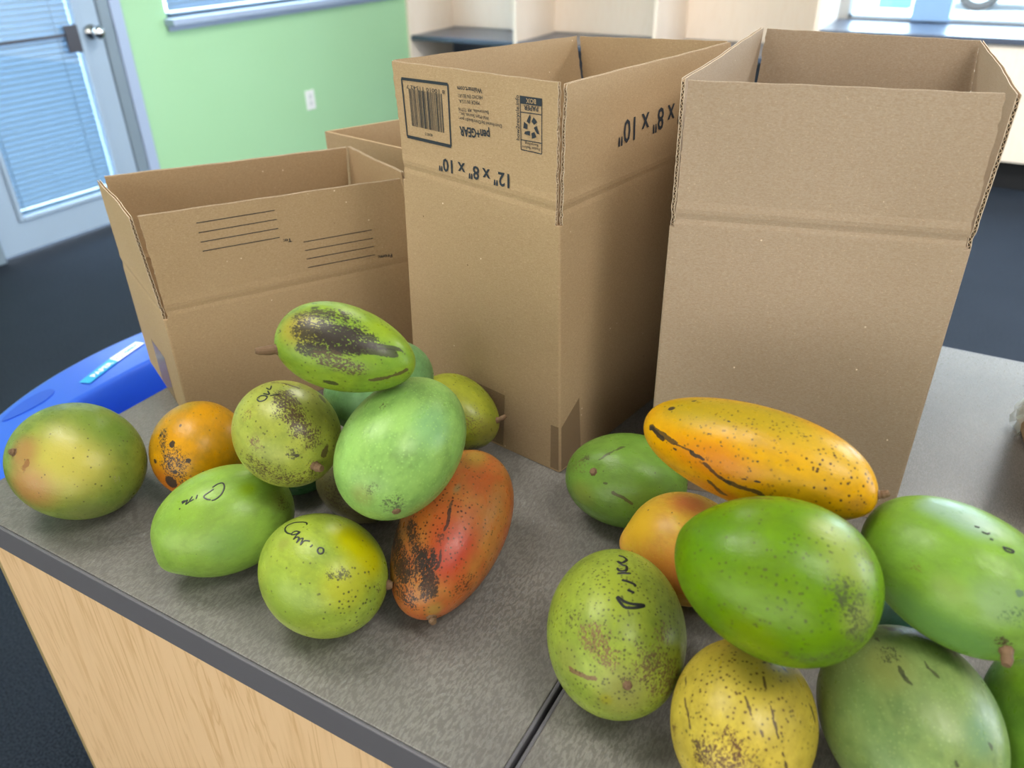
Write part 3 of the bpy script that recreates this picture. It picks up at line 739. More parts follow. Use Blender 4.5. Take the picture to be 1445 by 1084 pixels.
# ---------------------------------------------------------------- mangoes
MANGO = {
 'L1': {'c':[-0.633,0.3064,0.9084],'F':[[-0.994,0.099,0.052],[-0.099,-0.995,0.0],[0.052,-0.005,0.999]],'s':[0.0634,0.0548,0.0493],'col':('#8a9a45','#7b9443'),'spk':0.35,'len':0.3,'k':-0.04,'bumps':[],'stem':([0.171,0.766,0.62],4,3.0,0.0),'pats':[('t',[-0.625,0.436,0.648],None,0.819,'#d6c862',0.85),('t',[-0.278,0.93,0.241],None,0.524,'#c4905a',0.85),('t',[0.007,0.724,0.69],None,0.35,'#b98a58',0.8),('t',[-0.413,-0.394,0.821],None,0.655,'#6f9138',0.6),('t',[-0.813,0.509,-0.283],None,0.437,'#8b8f55',0.5),('s',[-0.982,-0.02,0.188],None,0.098,'#a8a080',0.5),('k',[-0.159,0.782,0.602],[-0.063,0.915,-0.398],0.076,'#96683f',0.5)],'ink':[]},
 'L2': {'c':[-0.5589,0.3789,0.9016],'F':[[-0.732,0.681,0.0],[-0.681,-0.732,0.0],[0.0,0.0,1.0]],'s':[0.0491,0.0439,0.0426],'col':('#d79a2c','#cc9a34'),'spk':0.35,'len':0.3,'k':0,'bumps':[],'stem':None,'pats':[('t',[-0.707,0.678,-0.201],None,0.576,'#cf7434',0.8),('t',[0.274,0.138,0.952],None,0.36,'#b8a03a',0.6),('s',[-0.286,0.559,0.778],[-0.814,0.494,0.306],0.13,'#3a322c',0.7),('b',[-0.306,0.626,0.718],None,0.058,'#3a322c',0.7),('b',[-0.892,0.405,0.202],None,0.072,'#3a322c',0.7),('s',[-0.827,0.409,0.386],None,0.432,'#3a322c',0.62),('b',[-0.609,0.382,0.695],None,0.101,'#3a322c',0.7),('b',[-0.907,0.092,0.411],None,0.079,'#3a322c',0.8),('b',[-0.529,0.802,0.277],None,0.072,'#3a322c',0.8),('b',[-0.844,0.532,-0.065],None,0.216,'#3a322c',0.62),('k',[-0.353,0.172,0.92],[-0.981,-0.127,0.144],0.043,'#3a322c',0.5),('s',[-0.967,0.254,0.006],None,0.317,'#3a322c',0.5),('b',[-0.535,0.723,-0.437],None,0.086,'#3a322c',0.6)],'ink':[]},
 'L3': {'c':[-0.4167,0.361,0.978],'F':[[0.899,-0.402,-0.174],[0.408,0.913,0.0],[0.159,-0.071,0.985]],'s':[0.0472,0.041,0.0389],'col':('#b0b552','#a3b04e'),'spk':0.55,'len':0.3,'k':0,'bumps':[],'stem':([0.997,0.042,0.059],8,3.2,0.3),'pats':[('s',[0.052,0.022,0.998],[0.621,-0.039,0.782],0.248,'#5d4a36',0.78),('s',[0.25,-0.108,0.962],[0.818,0.117,0.563],0.288,'#5d4a36',0.6),('k',[0.048,0.729,0.683],[0.935,0.284,0.214],0.092,'#5d4a36',0.72),('s',[0.4,-0.766,0.503],None,0.209,'#806447',0.52),('s',[-0.061,-0.659,0.75],None,0.209,'#8a7046',0.45),('b',[0.882,-0.231,0.411],None,0.059,'#4a463c',0.8),('s',[0.852,-0.296,0.433],None,0.157,'#55503e',0.6),('s',[0.495,-0.869,-0.01],[0.948,-0.154,-0.278],0.445,'#5d4a36',0.55),('s',[0.991,-0.006,0.136],None,0.183,'#5d4a36',0.5),('k',[-0.524,0.054,0.85],[-0.113,0.354,0.929],0.052,'#5d4a36',0.5)],'ink':[[[-0.214,-0.396,0.893],[-0.216,-0.31,0.926],[-0.12,-0.242,0.963],[-0.068,-0.309,0.949],[-0.105,-0.39,0.915],[-0.197,-0.404,0.893]],[[-0.239,-0.256,0.937],[-0.145,-0.188,0.972],[-0.258,-0.163,0.952]],[[-0.374,-0.04,0.927],[-0.272,-0.114,0.956],[-0.37,-0.14,0.918]],[[-0.102,-0.194,0.976],[-0.042,-0.042,0.998]]]},
 'L4': {'c':[-0.3594,0.3801,1.059],'F':[[-0.972,-0.188,0.139],[0.19,-0.982,0.0],[0.137,0.026,0.99]],'s':[0.0538,0.0332,0.0306],'col':('#93ad3c','#84a63c'),'spk':0.45,'len':0.3,'k':-0.16,'bumps':[([0.716,0.69,0.101],0.04,0.35)],'stem':([0.773,0.634,-0.0],14,3.2,0.15),'pats':[('t',[0.446,0.622,0.643],None,0.535,'#b39f48',0.8),('t',[-0.829,0.295,0.476],None,0.573,'#7fae40',0.5),('t',[-0.572,-0.026,0.82],None,0.382,'#9ab42e',0.6),('s',[0.266,0.685,0.678],[-0.214,0.599,0.771],0.331,'#3a322c',0.98),('s',[-0.048,0.706,0.706],[-0.424,0.471,0.773],0.331,'#3a322c',0.9),('s',[0.301,0.884,0.358],[-0.347,0.692,0.633],0.178,'#3a322c',0.95),('s',[0.476,0.394,0.786],[0.035,0.167,0.985],0.255,'#4a3d30',0.75),('k',[-0.353,0.71,0.61],[-0.829,0.295,0.476],0.102,'#3a322c',0.85),('k',[-0.375,0.625,0.685],[-0.868,0.086,0.489],0.064,'#3a322c',0.7),('k',[0.706,0.588,0.395],[0.427,0.094,0.899],0.089,'#3a322c',0.8),('k',[0.427,0.094,0.899],[-0.13,-0.577,0.806],0.051,'#3a322c',0.8),('k',[0.624,0.755,-0.2],[-0.123,0.933,-0.338],0.089,'#3a322c',0.75),('s',[-0.028,0.944,0.327],[-0.413,0.884,0.219],0.255,'#5d4a36',0.7),('k',[-0.59,0.799,-0.118],[-0.97,0.226,0.089],0.064,'#5d4a36',0.6),('s',[-0.162,0.138,0.977],[0.176,0.354,0.918],0.178,'#3a322c',0.65)],'ink':[]},
 'L5': {'c':[-0.4032,0.4629,0.972],'F':[[0.147,0.989,0.0],[-0.989,0.147,0.0],[0.0,-0.0,1.0]],'s':[0.0535,0.0409,0.0376],'col':('#83b077','#79a86b'),'spk':0.15,'len':0.5,'k':0,'bumps':[],'stem':None,'pats':[],'ink':[]},
 'L6': {'c':[-0.3691,0.5293,0.915],'F':[[0.983,-0.121,-0.139],[0.122,0.993,0.0],[0.138,-0.017,0.99]],'s':[0.0449,0.0368,0.035],'col':('#a2a63c','#98a23c'),'spk':0.5,'len':0.2,'k':0.12,'bumps':[],'stem':([0.923,0.253,0.289],9,2.6,0.4),'pats':[('t',[0.976,-0.165,0.144],None,0.484,'#8a7a42',0.6),('s',[0.775,-0.465,0.427],None,0.518,'#7d6c3a',0.45),('s',[0.792,-0.395,-0.466],None,0.346,'#5d4a36',0.6)],'ink':[]},
 'L7': {'c':[-0.3145,0.3775,0.99],'F':[[-0.132,0.969,0.208],[-0.991,-0.135,0.0],[0.028,-0.206,0.978]],'s':[0.0614,0.0448,0.0425],'col':('#9cc76c','#8fbb66'),'spk':0.08,'len':0.8,'k':0.03,'bumps':[],'stem':([-0.878,-0.467,-0.106],1.0,2.6,0.0),'pats':[('t',[0.173,0.597,0.783],None,0.367,'#94bf6c',0.5),('t',[-0.013,-0.691,0.723],None,0.42,'#8abf8a',0.5),('s',[-0.04,0.127,0.991],None,0.105,'#5c5a35',0.58),('s',[-0.875,-0.478,0.075],None,0.231,'#5f6a4c',0.6),('s',[-0.906,-0.194,0.376],None,0.168,'#6a7a4a',0.5),('t',[-0.97,-0.024,0.243],None,0.252,'#a5b060',0.6),('b',[-0.749,-0.125,0.651],None,0.021,'#5d4a36',0.7)],'ink':[]},
 'L8': {'c':[-0.4609,0.3174,0.9017],'F':[[-0.536,-0.839,-0.087],[0.843,-0.539,0.0],[-0.047,-0.073,0.996]],'s':[0.0569,0.0458,0.0426],'col':('#8fb54e','#9cbf58'),'spk':0.12,'len':0.4,'k':0.05,'bumps':[([0.909,0.324,-0.261],0.06,0.24)],'stem':None,'pats':[('t',[-0.439,0.397,0.806],None,0.18,'#8fb020',0.7),('t',[0.36,0.321,0.876],None,0.383,'#9cc448',0.5),('t',[-0.773,0.476,0.419],None,0.27,'#8c9a44',0.6),('t',[0.062,0.966,0.252],None,0.451,'#84ad60',0.5),('b',[0.482,0.858,0.178],None,0.014,'#3a322c',0.9),('b',[-0.301,0.84,0.452],None,0.014,'#3a322c',0.9),('s',[-0.824,0.495,0.275],None,0.248,'#74703a',0.45)],'ink':[[[0.049,0.449,0.892],[-0.008,0.453,0.892],[-0.097,0.4,0.911],[-0.159,0.293,0.943],[-0.16,0.192,0.968],[-0.096,0.176,0.98],[-0.012,0.214,0.977]],[[-0.024,0.255,0.967],[0.039,0.28,0.959],[0.125,0.316,0.94],[0.103,0.39,0.915],[0.055,0.433,0.9]],[[0.197,0.229,0.953],[0.231,0.297,0.926]],[[0.264,0.204,0.943],[0.317,0.269,0.909],[0.257,0.275,0.926]],[[0.317,0.269,0.909],[0.372,0.279,0.885],[0.338,0.216,0.916],[0.413,0.222,0.884],[0.376,0.194,0.906],[0.416,0.184,0.89]],[[0.46,0.295,0.837],[0.466,0.274,0.841]]]},
 'L9': {'c':[-0.3471,0.3087,0.902],'F':[[0.969,-0.248,0.0],[0.248,0.969,0.0],[0.0,0.0,1.0]],'s':[0.0525,0.0453,0.043],'col':('#a9bb4b','#9fb64a'),'spk':0.35,'len':0.3,'k':-0.03,'bumps':[],'stem':([0.798,0.596,-0.089],4,3.4,0.0),'pats':[('t',[0.426,0.39,0.816],[0.685,0.418,0.596],0.445,'#c8c21c',0.9),('t',[0.847,-0.145,0.511],None,0.5,'#c3c23c',0.7),('t',[0.283,-0.909,0.307],None,0.556,'#97b44e',0.6),('t',[-0.194,-0.464,0.865],None,0.156,'#96974a',0.5),('d',[0.953,-0.134,0.27],None,0.611,'#4a4a2e',0.9),('s',[0.67,-0.237,0.703],[0.737,-0.098,0.669],0.144,'#5f6030',0.62),('b',[0.558,-0.537,0.633],None,0.036,'#5b4d3a',0.9),('s',[0.913,0.376,0.161],None,0.133,'#5d4a36',0.6)],'ink':[[[-0.182,-0.01,0.983],[-0.247,0.025,0.969],[-0.344,-0.018,0.939],[-0.444,-0.085,0.892],[-0.489,-0.178,0.854],[-0.437,-0.254,0.863],[-0.316,-0.296,0.902],[-0.209,-0.279,0.937]],[[-0.11,-0.178,0.978],[-0.19,-0.197,0.962],[-0.222,-0.248,0.943],[-0.2,-0.285,0.937],[-0.151,-0.254,0.955],[-0.117,-0.193,0.974],[-0.117,-0.252,0.961],[-0.091,-0.335,0.938]],[[-0.091,-0.335,0.938],[-0.083,-0.278,0.957],[-0.042,-0.255,0.966]],[[-0.042,-0.255,0.966],[0.002,-0.338,0.941],[-0.007,-0.269,0.963],[0.017,-0.225,0.974]],[[0.017,-0.225,0.974],[0.08,-0.328,0.941],[0.071,-0.246,0.967],[0.14,-0.193,0.971]],[[0.212,-0.205,0.956],[0.217,-0.257,0.942]],[[0.353,-0.126,0.927],[0.313,-0.166,0.935],[0.333,-0.213,0.919],[0.382,-0.219,0.898],[0.405,-0.181,0.896],[0.388,-0.143,0.911],[0.353,-0.126,0.927]]]},
 'L10': {'bl':0.92,'c':[-0.2887,0.3976,0.9017],'F':[[0.187,-0.956,-0.225],[0.981,0.192,0.0],[0.043,-0.221,0.974]],'s':[0.0784,0.0434,0.0399],'col':('#b9663c','#bf8248'),'spk':0.8,'len':0.2,'k':0.1,'bumps':[],'stem':([0.957,0.271,-0.105],5,3.2,0.3),'pats':[('t',[0.276,0.081,0.958],None,0.309,'#cc6440',0.7),('t',[0.48,0.46,0.747],None,0.494,'#c44a3c',0.8),('t',[-0.661,0.103,0.743],None,0.288,'#b89a4a',0.8),('t',[-0.24,0.776,0.583],None,0.288,'#b0804a',0.6),('t',[0.269,-0.339,0.902],None,0.257,'#cf7a40',0.8),('t',[0.938,0.329,0.11],None,0.185,'#a88a48',0.8),('s',[0.186,-0.915,0.357],[0.77,-0.275,0.576],0.206,'#3a322c',0.9),('s',[0.301,-0.493,0.816],[0.688,0.083,0.721],0.123,'#3a322c',0.8),('s',[0.688,0.083,0.721],[0.854,0.243,0.461],0.175,'#3a322c',0.95),('s',[0.702,-0.04,0.711],None,0.309,'#3a322c',0.7),('k',[-0.698,-0.144,0.701],[0.099,0.16,0.982],0.031,'#5d4a36',0.75),('k',[0.099,0.16,0.982],[0.712,0.284,0.642],0.036,'#3a322c',0.75),('s',[0.41,0.169,0.896],None,0.123,'#6b4030',0.55),('t',[-0.169,0.11,0.979],None,0.082,'#94835a',0.8),('d',[0.429,0.051,0.902],None,0.72,'#4a2822',0.9),('s',[0.665,0.715,0.217],None,0.226,'#5a3a2a',0.55),('s',[0.863,-0.379,0.333],[0.957,-0.047,0.287],0.226,'#3a322c',0.65)],'ink':[]},
 'L11': {'c':[-0.4018,0.4179,0.89],'F':[[0.999,-0.053,0.0],[0.053,0.999,0.0],[0.0,0.0,1.0]],'s':[0.0434,0.0326,0.031],'col':('#77704a','#6c6a42'),'spk':0.8,'len':0.1,'k':0,'bumps':[],'stem':None,'pats':[('s',[0.137,-0.904,0.404],None,0.884,'#5a4a3a',0.5)],'ink':[]},
 'L12': {'c':[-0.4754,0.4222,0.887],'F':[[-0.131,0.991,0.0],[-0.991,-0.131,0.0],[0.0,0.0,1.0]],'s':[0.0346,0.0295,0.028],'col':('#55915a','#4f8a50'),'spk':0.1,'len':0.2,'k':0,'bumps':[],'stem':None,'pats':[],'ink':[]},
 'R1': {'c':[-0.1919,0.5274,0.8996],'F':[[-0.955,-0.298,0.0],[0.298,-0.955,0.0],[0.0,0.0,1.0]],'s':[0.053,0.0437,0.0406],'col':('#71983f','#7a9d46'),'spk':0.25,'len':0.2,'k':0.05,'bumps':[([0.509,0.601,0.616],-0.05,0.25)],'stem':([0.521,0.597,0.611],2.2,3.0,0.0),'pats':[('s',[0.671,0.283,0.685],None,0.157,'#4d4a2c',0.6),('k',[0.432,0.42,0.798],[0.067,0.151,0.986],0.039,'#4f5230',0.65),('k',[0.33,0.792,0.514],[-0.549,0.688,0.474],0.033,'#4f5230',0.6),('k',[0.148,0.909,0.391],[-0.14,0.965,0.222],0.039,'#5a5230',0.65),('t',[0.662,0.744,0.091],None,0.34,'#8f9a4c',0.6),('s',[0.772,0.373,0.514],None,0.288,'#6a6a3a',0.45)],'ink':[]},
 'R2': {'bl':0.86,'c':[-0.0804,0.4598,1.01],'F':[[0.974,-0.207,0.087],[0.208,0.978,0.0],[-0.085,0.018,0.996]],'s':[0.0812,0.0366,0.0337],'col':('#eaa92c','#e6b034'),'spk':0.45,'len':0.3,'k':-0.06,'bumps':[([0.98,-0.03,-0.196],0.06,0.35)],'stem':([0.995,0.097,-0.034],6,2.6,0.3),'pats':[('t',[-0.438,-0.212,0.874],[0.131,-0.063,0.989],0.636,'#b5a032',0.85),('t',[-0.141,-0.949,0.281],None,0.546,'#e2892e',0.8),('t',[-0.08,-0.885,-0.459],None,0.364,'#e07a34',0.7),('t',[0.68,-0.162,0.715],None,0.546,'#d3b145',0.6),('t',[0.936,-0.352,-0.021],None,0.218,'#c08a3c',0.6),('b',[-0.683,-0.245,0.688],None,0.082,'#3a322c',0.85),('b',[-0.536,0.033,0.844],None,0.055,'#3a322c',0.8),('b',[-0.798,-0.546,0.256],[-0.655,-0.716,0.241],0.064,'#3a322c',0.88),('k',[-0.803,-0.528,0.277],[-0.531,-0.786,0.316],0.064,'#3a322c',0.8),('b',[-0.508,-0.839,0.195],None,0.036,'#3a322c',0.8),('k',[-0.511,-0.808,0.294],[-0.318,-0.896,0.309],0.036,'#3a322c',0.6),('b',[-0.317,-0.901,0.296],[-0.241,-0.938,0.251],0.055,'#3a322c',0.85),('k',[-0.18,-0.968,0.174],[0.035,-0.999,-0.021],0.036,'#3a322c',0.85),('k',[0.066,-0.998,-0.026],[0.299,-0.954,-0.038],0.055,'#3a322c',0.85),('k',[-0.128,-0.973,-0.194],[-0.009,-0.915,-0.403],0.045,'#3a322c',0.65),('b',[-0.338,-0.936,0.095],None,0.027,'#3a322c',0.8),('b',[-0.437,-0.895,0.085],None,0.029,'#3a322c',0.7),('b',[-0.374,-0.892,-0.255],None,0.027,'#3a322c',0.7),('b',[-0.219,-0.623,0.751],None,0.027,'#3a322c',0.8),('b',[-0.22,-0.69,0.689],None,0.027,'#3a322c',0.7),('b',[-0.128,-0.408,0.904],None,0.02,'#3a322c',0.8),('b',[0.38,-0.6,0.704],None,0.024,'#3a322c',0.8),('b',[0.479,-0.503,0.719],None,0.024,'#3a322c',0.8),('b',[0.454,-0.686,0.569],None,0.027,'#3a322c',0.8),('b',[0.236,-0.824,0.516],None,0.029,'#3a322c',0.8),('b',[-0.087,-0.804,0.588],None,0.018,'#3a322c',0.8),('b',[0.291,-0.497,0.818],None,0.018,'#3a322c',0.8),('s',[0.428,-0.142,0.893],None,0.082,'#3a322c',0.6),('b',[0.448,-0.102,0.888],None,0.032,'#3a322c',0.75),('b',[0.289,-0.939,0.187],None,0.045,'#3a322c',0.7),('b',[0.404,-0.913,0.057],None,0.036,'#3a322c',0.8),('b',[0.177,-0.97,0.164],None,0.036,'#3a322c',0.7),('b',[0.62,-0.652,0.437],None,0.024,'#3a322c',0.8),('b',[0.461,-0.871,0.168],None,0.027,'#3a322c',0.8),('b',[0.595,-0.798,0.095],None,0.045,'#3a322c',0.6),('d',[0.396,-0.686,0.611],None,1.0,'#6a4c24',0.6),('d',[0.843,-0.384,0.377],None,0.546,'#5a4020',0.9)],'ink':[]},
 'R3': {'bl':0.95,'c':[-0.1173,0.4672,0.9007],'F':[[-0.981,0.175,0.087],[-0.176,-0.984,0.0],[0.086,-0.015,0.996]],'s':[0.047,0.0438,0.0416],'col':('#f8cc58','#f4b456'),'spk':0.2,'len':0.2,'k':0,'bumps':[([0.853,0.51,-0.112],0.1,0.28)],'stem':None,'pats':[('t',[0.707,0.494,0.506],None,0.604,'#f2c446',0.9),('t',[0.121,-0.113,0.986],None,0.386,'#e88458',0.8),('t',[-0.122,0.956,0.268],None,0.483,'#d98748',0.7),('t',[-0.523,0.839,0.146],None,0.555,'#e08a50',0.8),('b',[0.66,0.274,0.7],None,0.027,'#5d4a36',0.9)],'ink':[]},
 'R4': {'c':[-0.038,0.3686,0.995],'F':[[-0.988,-0.124,0.087],[0.125,-0.992,0.0],[0.086,0.011,0.996]],'s':[0.059,0.0491,0.0452],'col':('#648e00','#6f960c'),'spk':0.5,'len':0.35,'k':0.1,'bumps':[([0.978,-0.11,0.177],0.03,0.3)],'stem':None,'pats':[('t',[0.723,0.268,0.637],None,0.451,'#64902a',0.5),('t',[-0.385,0.041,0.922],[-0.548,0.286,0.786],0.376,'#98a84a',0.8),('t',[0.108,0.991,-0.079],None,0.376,'#88a020',0.7),('t',[-0.708,0.595,0.381],None,0.301,'#9aa556',0.7),('s',[-0.528,0.555,0.642],[-0.747,0.632,0.205],0.255,'#4c5236',0.6),('d',[-0.401,0.612,0.682],None,0.676,'#4a5a28',0.8),('k',[0.738,-0.434,0.517],[0.232,-0.394,0.889],0.038,'#5b4a36',0.7),('k',[0.1,-0.484,0.87],[-0.381,-0.35,0.856],0.038,'#5b4a36',0.65),('k',[-0.381,-0.35,0.856],[-0.813,-0.257,0.522],0.045,'#57503a',0.65),('s',[-0.457,-0.395,0.797],[-0.718,0.089,0.69],0.165,'#6a6a3a',0.5),('s',[-0.288,0.94,-0.184],[-0.681,0.732,-0.035],0.195,'#565c30',0.5)],'ink':[]},
 'R5': {'c':[-0.1312,0.3627,0.9043],'F':[[0.428,-0.893,-0.139],[0.902,0.432,0.0],[0.06,-0.126,0.99]],'s':[0.0601,0.0473,0.0449],'col':('#9dad46','#94a845'),'spk':0.85,'len':0.25,'k':-0.03,'bumps':[([0.918,0.079,0.388],-0.04,0.25)],'stem':([0.902,0.087,0.423],3,2.6,0.0),'pats':[('t',[0.048,-0.045,0.998],None,0.459,'#a3b23a',0.7),('t',[-0.632,0.62,0.465],None,0.275,'#8da646',0.5),('t',[0.946,0.045,0.321],None,0.505,'#9a8c52',0.5),('t',[0.573,-0.706,0.417],None,0.275,'#9a9c50',0.5),('s',[0.657,-0.196,0.728],[0.483,-0.383,0.787],0.239,'#84644c',0.62),('k',[0.668,-0.655,0.354],[0.813,-0.347,0.468],0.046,'#84604a',0.75),('s',[0.702,0.365,0.611],[0.705,0.682,0.195],0.367,'#6d5540',0.56),('s',[0.408,0.571,0.713],None,0.22,'#7d6a4a',0.5),('s',[0.252,-0.62,0.743],None,0.184,'#6f6c40',0.5),('s',[0.864,0.076,0.498],None,0.092,'#5a4538',0.6),('d',[0.504,0.036,0.863],None,1.01,'#4f4a2e',0.7),('t',[0.956,-0.182,0.229],None,0.11,'#a09a20',0.6)],'ink':[[[-0.571,0.023,0.821],[-0.546,0.094,0.833],[-0.489,0.13,0.863],[-0.421,0.062,0.905],[-0.444,0.003,0.896],[-0.38,0.059,0.923],[-0.362,0.118,0.925],[-0.286,0.102,0.953],[-0.278,0.012,0.961],[-0.325,-0.015,0.946]],[[-0.231,-0.021,0.973],[-0.249,0.17,0.953]],[[-0.137,0.033,0.99],[-0.116,0.14,0.983],[-0.088,0.217,0.972],[-0.065,0.196,0.979]],[[-0.005,0.104,0.995],[0.02,0.2,0.98]],[[0.084,-0.037,0.996],[0.147,0.066,0.987],[0.162,0.172,0.972],[0.153,0.329,0.932],[0.197,0.218,0.956],[0.212,0.073,0.974],[0.167,0.008,0.986],[0.092,-0.047,0.995]]]},
 'R6': {'c':[-0.0358,0.3369,0.9008],'F':[[0.168,-0.986,0.0],[0.986,0.168,0.0],[0.0,0.0,1.0]],'s':[0.0525,0.044,0.0418],'col':('#d6be54','#cdb850'),'spk':0.6,'len':0.2,'k':0.02,'bumps':[],'stem':None,'pats':[('t',[-0.173,-0.487,0.856],None,0.308,'#c0ae40',0.6),('t',[0.134,0.005,0.991],None,0.44,'#dcc65a',0.5),('k',[-0.026,-0.847,0.531],[0.44,-0.727,0.526],0.022,'#5d4a36',0.7),('k',[0.44,-0.727,0.526],[0.762,-0.516,0.391],0.026,'#5d4a36',0.7),('k',[-0.011,0.153,0.988],[0.418,0.337,0.844],0.022,'#5a4430',0.75),('k',[0.418,0.337,0.844],[0.708,0.579,0.403],0.031,'#4a3830',0.75),('k',[-0.321,0.393,0.862],[-0.03,0.854,0.519],0.026,'#3a322c',0.7),('k',[-0.03,0.854,0.519],[0.317,0.947,-0.052],0.035,'#3a322c',0.7),('k',[0.279,-0.064,0.958],[0.593,0.215,0.776],0.022,'#5d4a36',0.6),('s',[0.793,-0.465,0.393],None,0.194,'#57402c',0.75),('s',[0.646,-0.186,0.741],[0.816,-0.038,0.577],0.123,'#6a4c34',0.65),('s',[0.909,-0.093,0.407],None,0.528,'#6a4c34',0.6),('s',[0.446,-0.883,0.146],None,0.141,'#6a4c30',0.6),('d',[0.407,-0.131,0.904],None,0.88,'#6a4f2a',0.9),('s',[-0.343,-0.897,0.278],None,0.123,'#7a6a34',0.5)],'ink':[]},
 'R7': {'c':[0.052,0.382,0.9055],'F':[[0.484,-0.875,0.0],[0.875,0.484,0.0],[0.0,0.0,1.0]],'s':[0.0609,0.0506,0.0465],'col':('#8ba060','#7f9c5c'),'spk':0.15,'len':0.8,'k':0.04,'bumps':[],'stem':None,'pats':[('t',[-0.113,-0.404,0.908],None,0.364,'#98a058',0.7),('t',[-0.16,-0.81,0.564],None,0.364,'#7b8f50',0.6),('t',[0.573,0.285,0.768],None,0.291,'#7aa07a',0.6),('t',[0.431,-0.047,0.901],None,0.364,'#9aae6a',0.5),('k',[-0.48,-0.338,0.81],[0.041,-0.287,0.957],0.016,'#4b5036',0.75),('k',[0.041,-0.287,0.957],[0.793,-0.025,0.608],0.016,'#4b5036',0.75),('k',[-0.591,0.016,0.807],[-0.013,0.011,1.0],0.022,'#4b5036',0.75),('k',[-0.013,0.011,1.0],[0.642,0.43,0.634],0.015,'#4b5036',0.7),('s',[-0.23,-0.31,0.923],None,0.189,'#565c3c',0.5),('s',[-0.354,0.49,0.796],None,0.131,'#4c5440',0.55),('k',[-0.845,-0.338,0.414],[-0.613,-0.056,0.788],0.066,'#64644a',0.5),('b',[-0.026,-0.67,0.742],None,0.012,'#3a322c',0.9),('b',[0.087,-0.664,0.742],None,0.012,'#3a322c',0.9)],'ink':[]},
 'R8': {'c':[0.0551,0.4351,0.984],'F':[[0.941,-0.308,-0.139],[0.311,0.95,0.0],[0.132,-0.043,0.99]],'s':[0.0578,0.0435,0.0401],'col':('#7da53c','#86ae4c'),'spk':0.12,'len':0.3,'k':-0.03,'bumps':[],'stem':([0.724,-0.688,-0.034],9,3.2,0.3),'pats':[('t',[-0.42,0.046,0.906],[-0.134,-0.012,0.991],0.336,'#9dbba4',0.85),('t',[-0.051,-0.973,-0.224],[0.409,-0.899,-0.156],0.481,'#6fa05c',0.7),('t',[0.459,-0.672,0.581],None,0.36,'#94b27c',0.7),('t',[0.31,-0.87,0.383],None,0.128,'#78a02c',0.6),('t',[0.07,-0.866,0.494],None,0.24,'#94a956',0.4),('t',[-0.806,-0.437,0.4],None,0.288,'#78a432',0.6),('s',[0.661,-0.744,0.096],None,0.12,'#4c3a2e',0.7),('b',[0.541,-0.465,0.701],None,0.08,'#6a8468',0.6),('s',[0.613,-0.635,0.47],None,0.192,'#5f7a52',0.5),('s',[-0.283,-0.846,0.451],None,0.128,'#7a8038',0.45)],'ink':[[[-0.078,-0.084,0.993],[-0.037,-0.06,0.997]],[[0.001,-0.112,0.994],[0.045,-0.098,0.994],[0.06,-0.056,0.997]],[[0.09,-0.148,0.985],[0.121,-0.133,0.984]],[[0.212,-0.149,0.966],[0.256,-0.107,0.961],[0.306,-0.082,0.948],[0.3,-0.128,0.945],[0.253,-0.161,0.954],[0.221,-0.134,0.966]]]},  # bluish tint on top is window sheen put into the skin colour
 'R9': {'c':[0.1279,0.4324,0.8938],'F':[[0.102,-0.995,0.0],[0.995,0.102,0.0],[0.0,0.0,1.0]],'s':[0.0546,0.0366,0.0348],'col':('#79a03c','#6f9a3c'),'spk':0.15,'len':0.3,'k':0,'bumps':[],'stem':None,'pats':[('t',[-0.037,-0.594,0.804],None,0.28,'#78a81e',0.5)],'ink':[]},
 'R10': {'c':[0.0488,0.4785,0.8864],'F':[[0.609,0.794,0.0],[-0.794,0.609,0.0],[0.0,-0.0,1.0]],'s':[0.0359,0.0288,0.0274],'col':('#5a8c84','#568478'),'spk':0.1,'len':0.2,'k':0,'bumps':[],'stem':None,'pats':[],'ink':[]},
}

LABEL = {'L1': ('large green mango with a yellow-orange cheek, leftmost on the worktop', None),
 'L2': ('orange mango with black blotches beside the leftmost green mango', None),
 'L3': ('round yellow-green mango with brown scars, stem facing the viewer', None),
 'L4': ('dark-scarred green mango lying on top of the left pile', None),
 'L5': ('shaded green mango wedged directly under the dark-scarred top mango', None),
 'L6': ('yellow-green mango against the middle box with its stem pointing right', None),
 'L7': ('big pale mint-green mango leaning over the red mango', None),
 'L8': ('light green pointed mango with faint writing, front left of the left pile', None),
 'L9': ('round yellow-green mango with cursive black writing at the front edge', None),
 'L10': ('red-orange mango with black streaks right of the left pile', None),
 'L11': ('small brownish mango in shadow beneath the big mint-green mango', None),
 'L12': ('deep green mango almost hidden under the round scarred mango', None),
 'R1': ('green mango behind the right pile, its stem scar facing left', None),
 'R2': ('long orange-yellow mango with black spots on top of the right pile', None),
 'R3': ('small yellow-orange mango with a pointed tip, squeezed behind the big green one', None),
 'R4': ('biggest glossy green mango in the middle of the right pile', None),
 'R5': ('speckled green mango with bold black handwriting, left of the right pile', None),
 'R6': ('yellow mango with brown streaks at the bottom frame edge', None),
 'R7': ('dull sage-green mango with thin dark lines at the bottom right', None),
 'R8': ('green mango with a brown stem at the right frame edge', None),
 'R9': ('green mango in the bottom right corner under the stemmed one', None),
 'R10': ('teal-tinted mango in the dark gap of the right pile', None)}
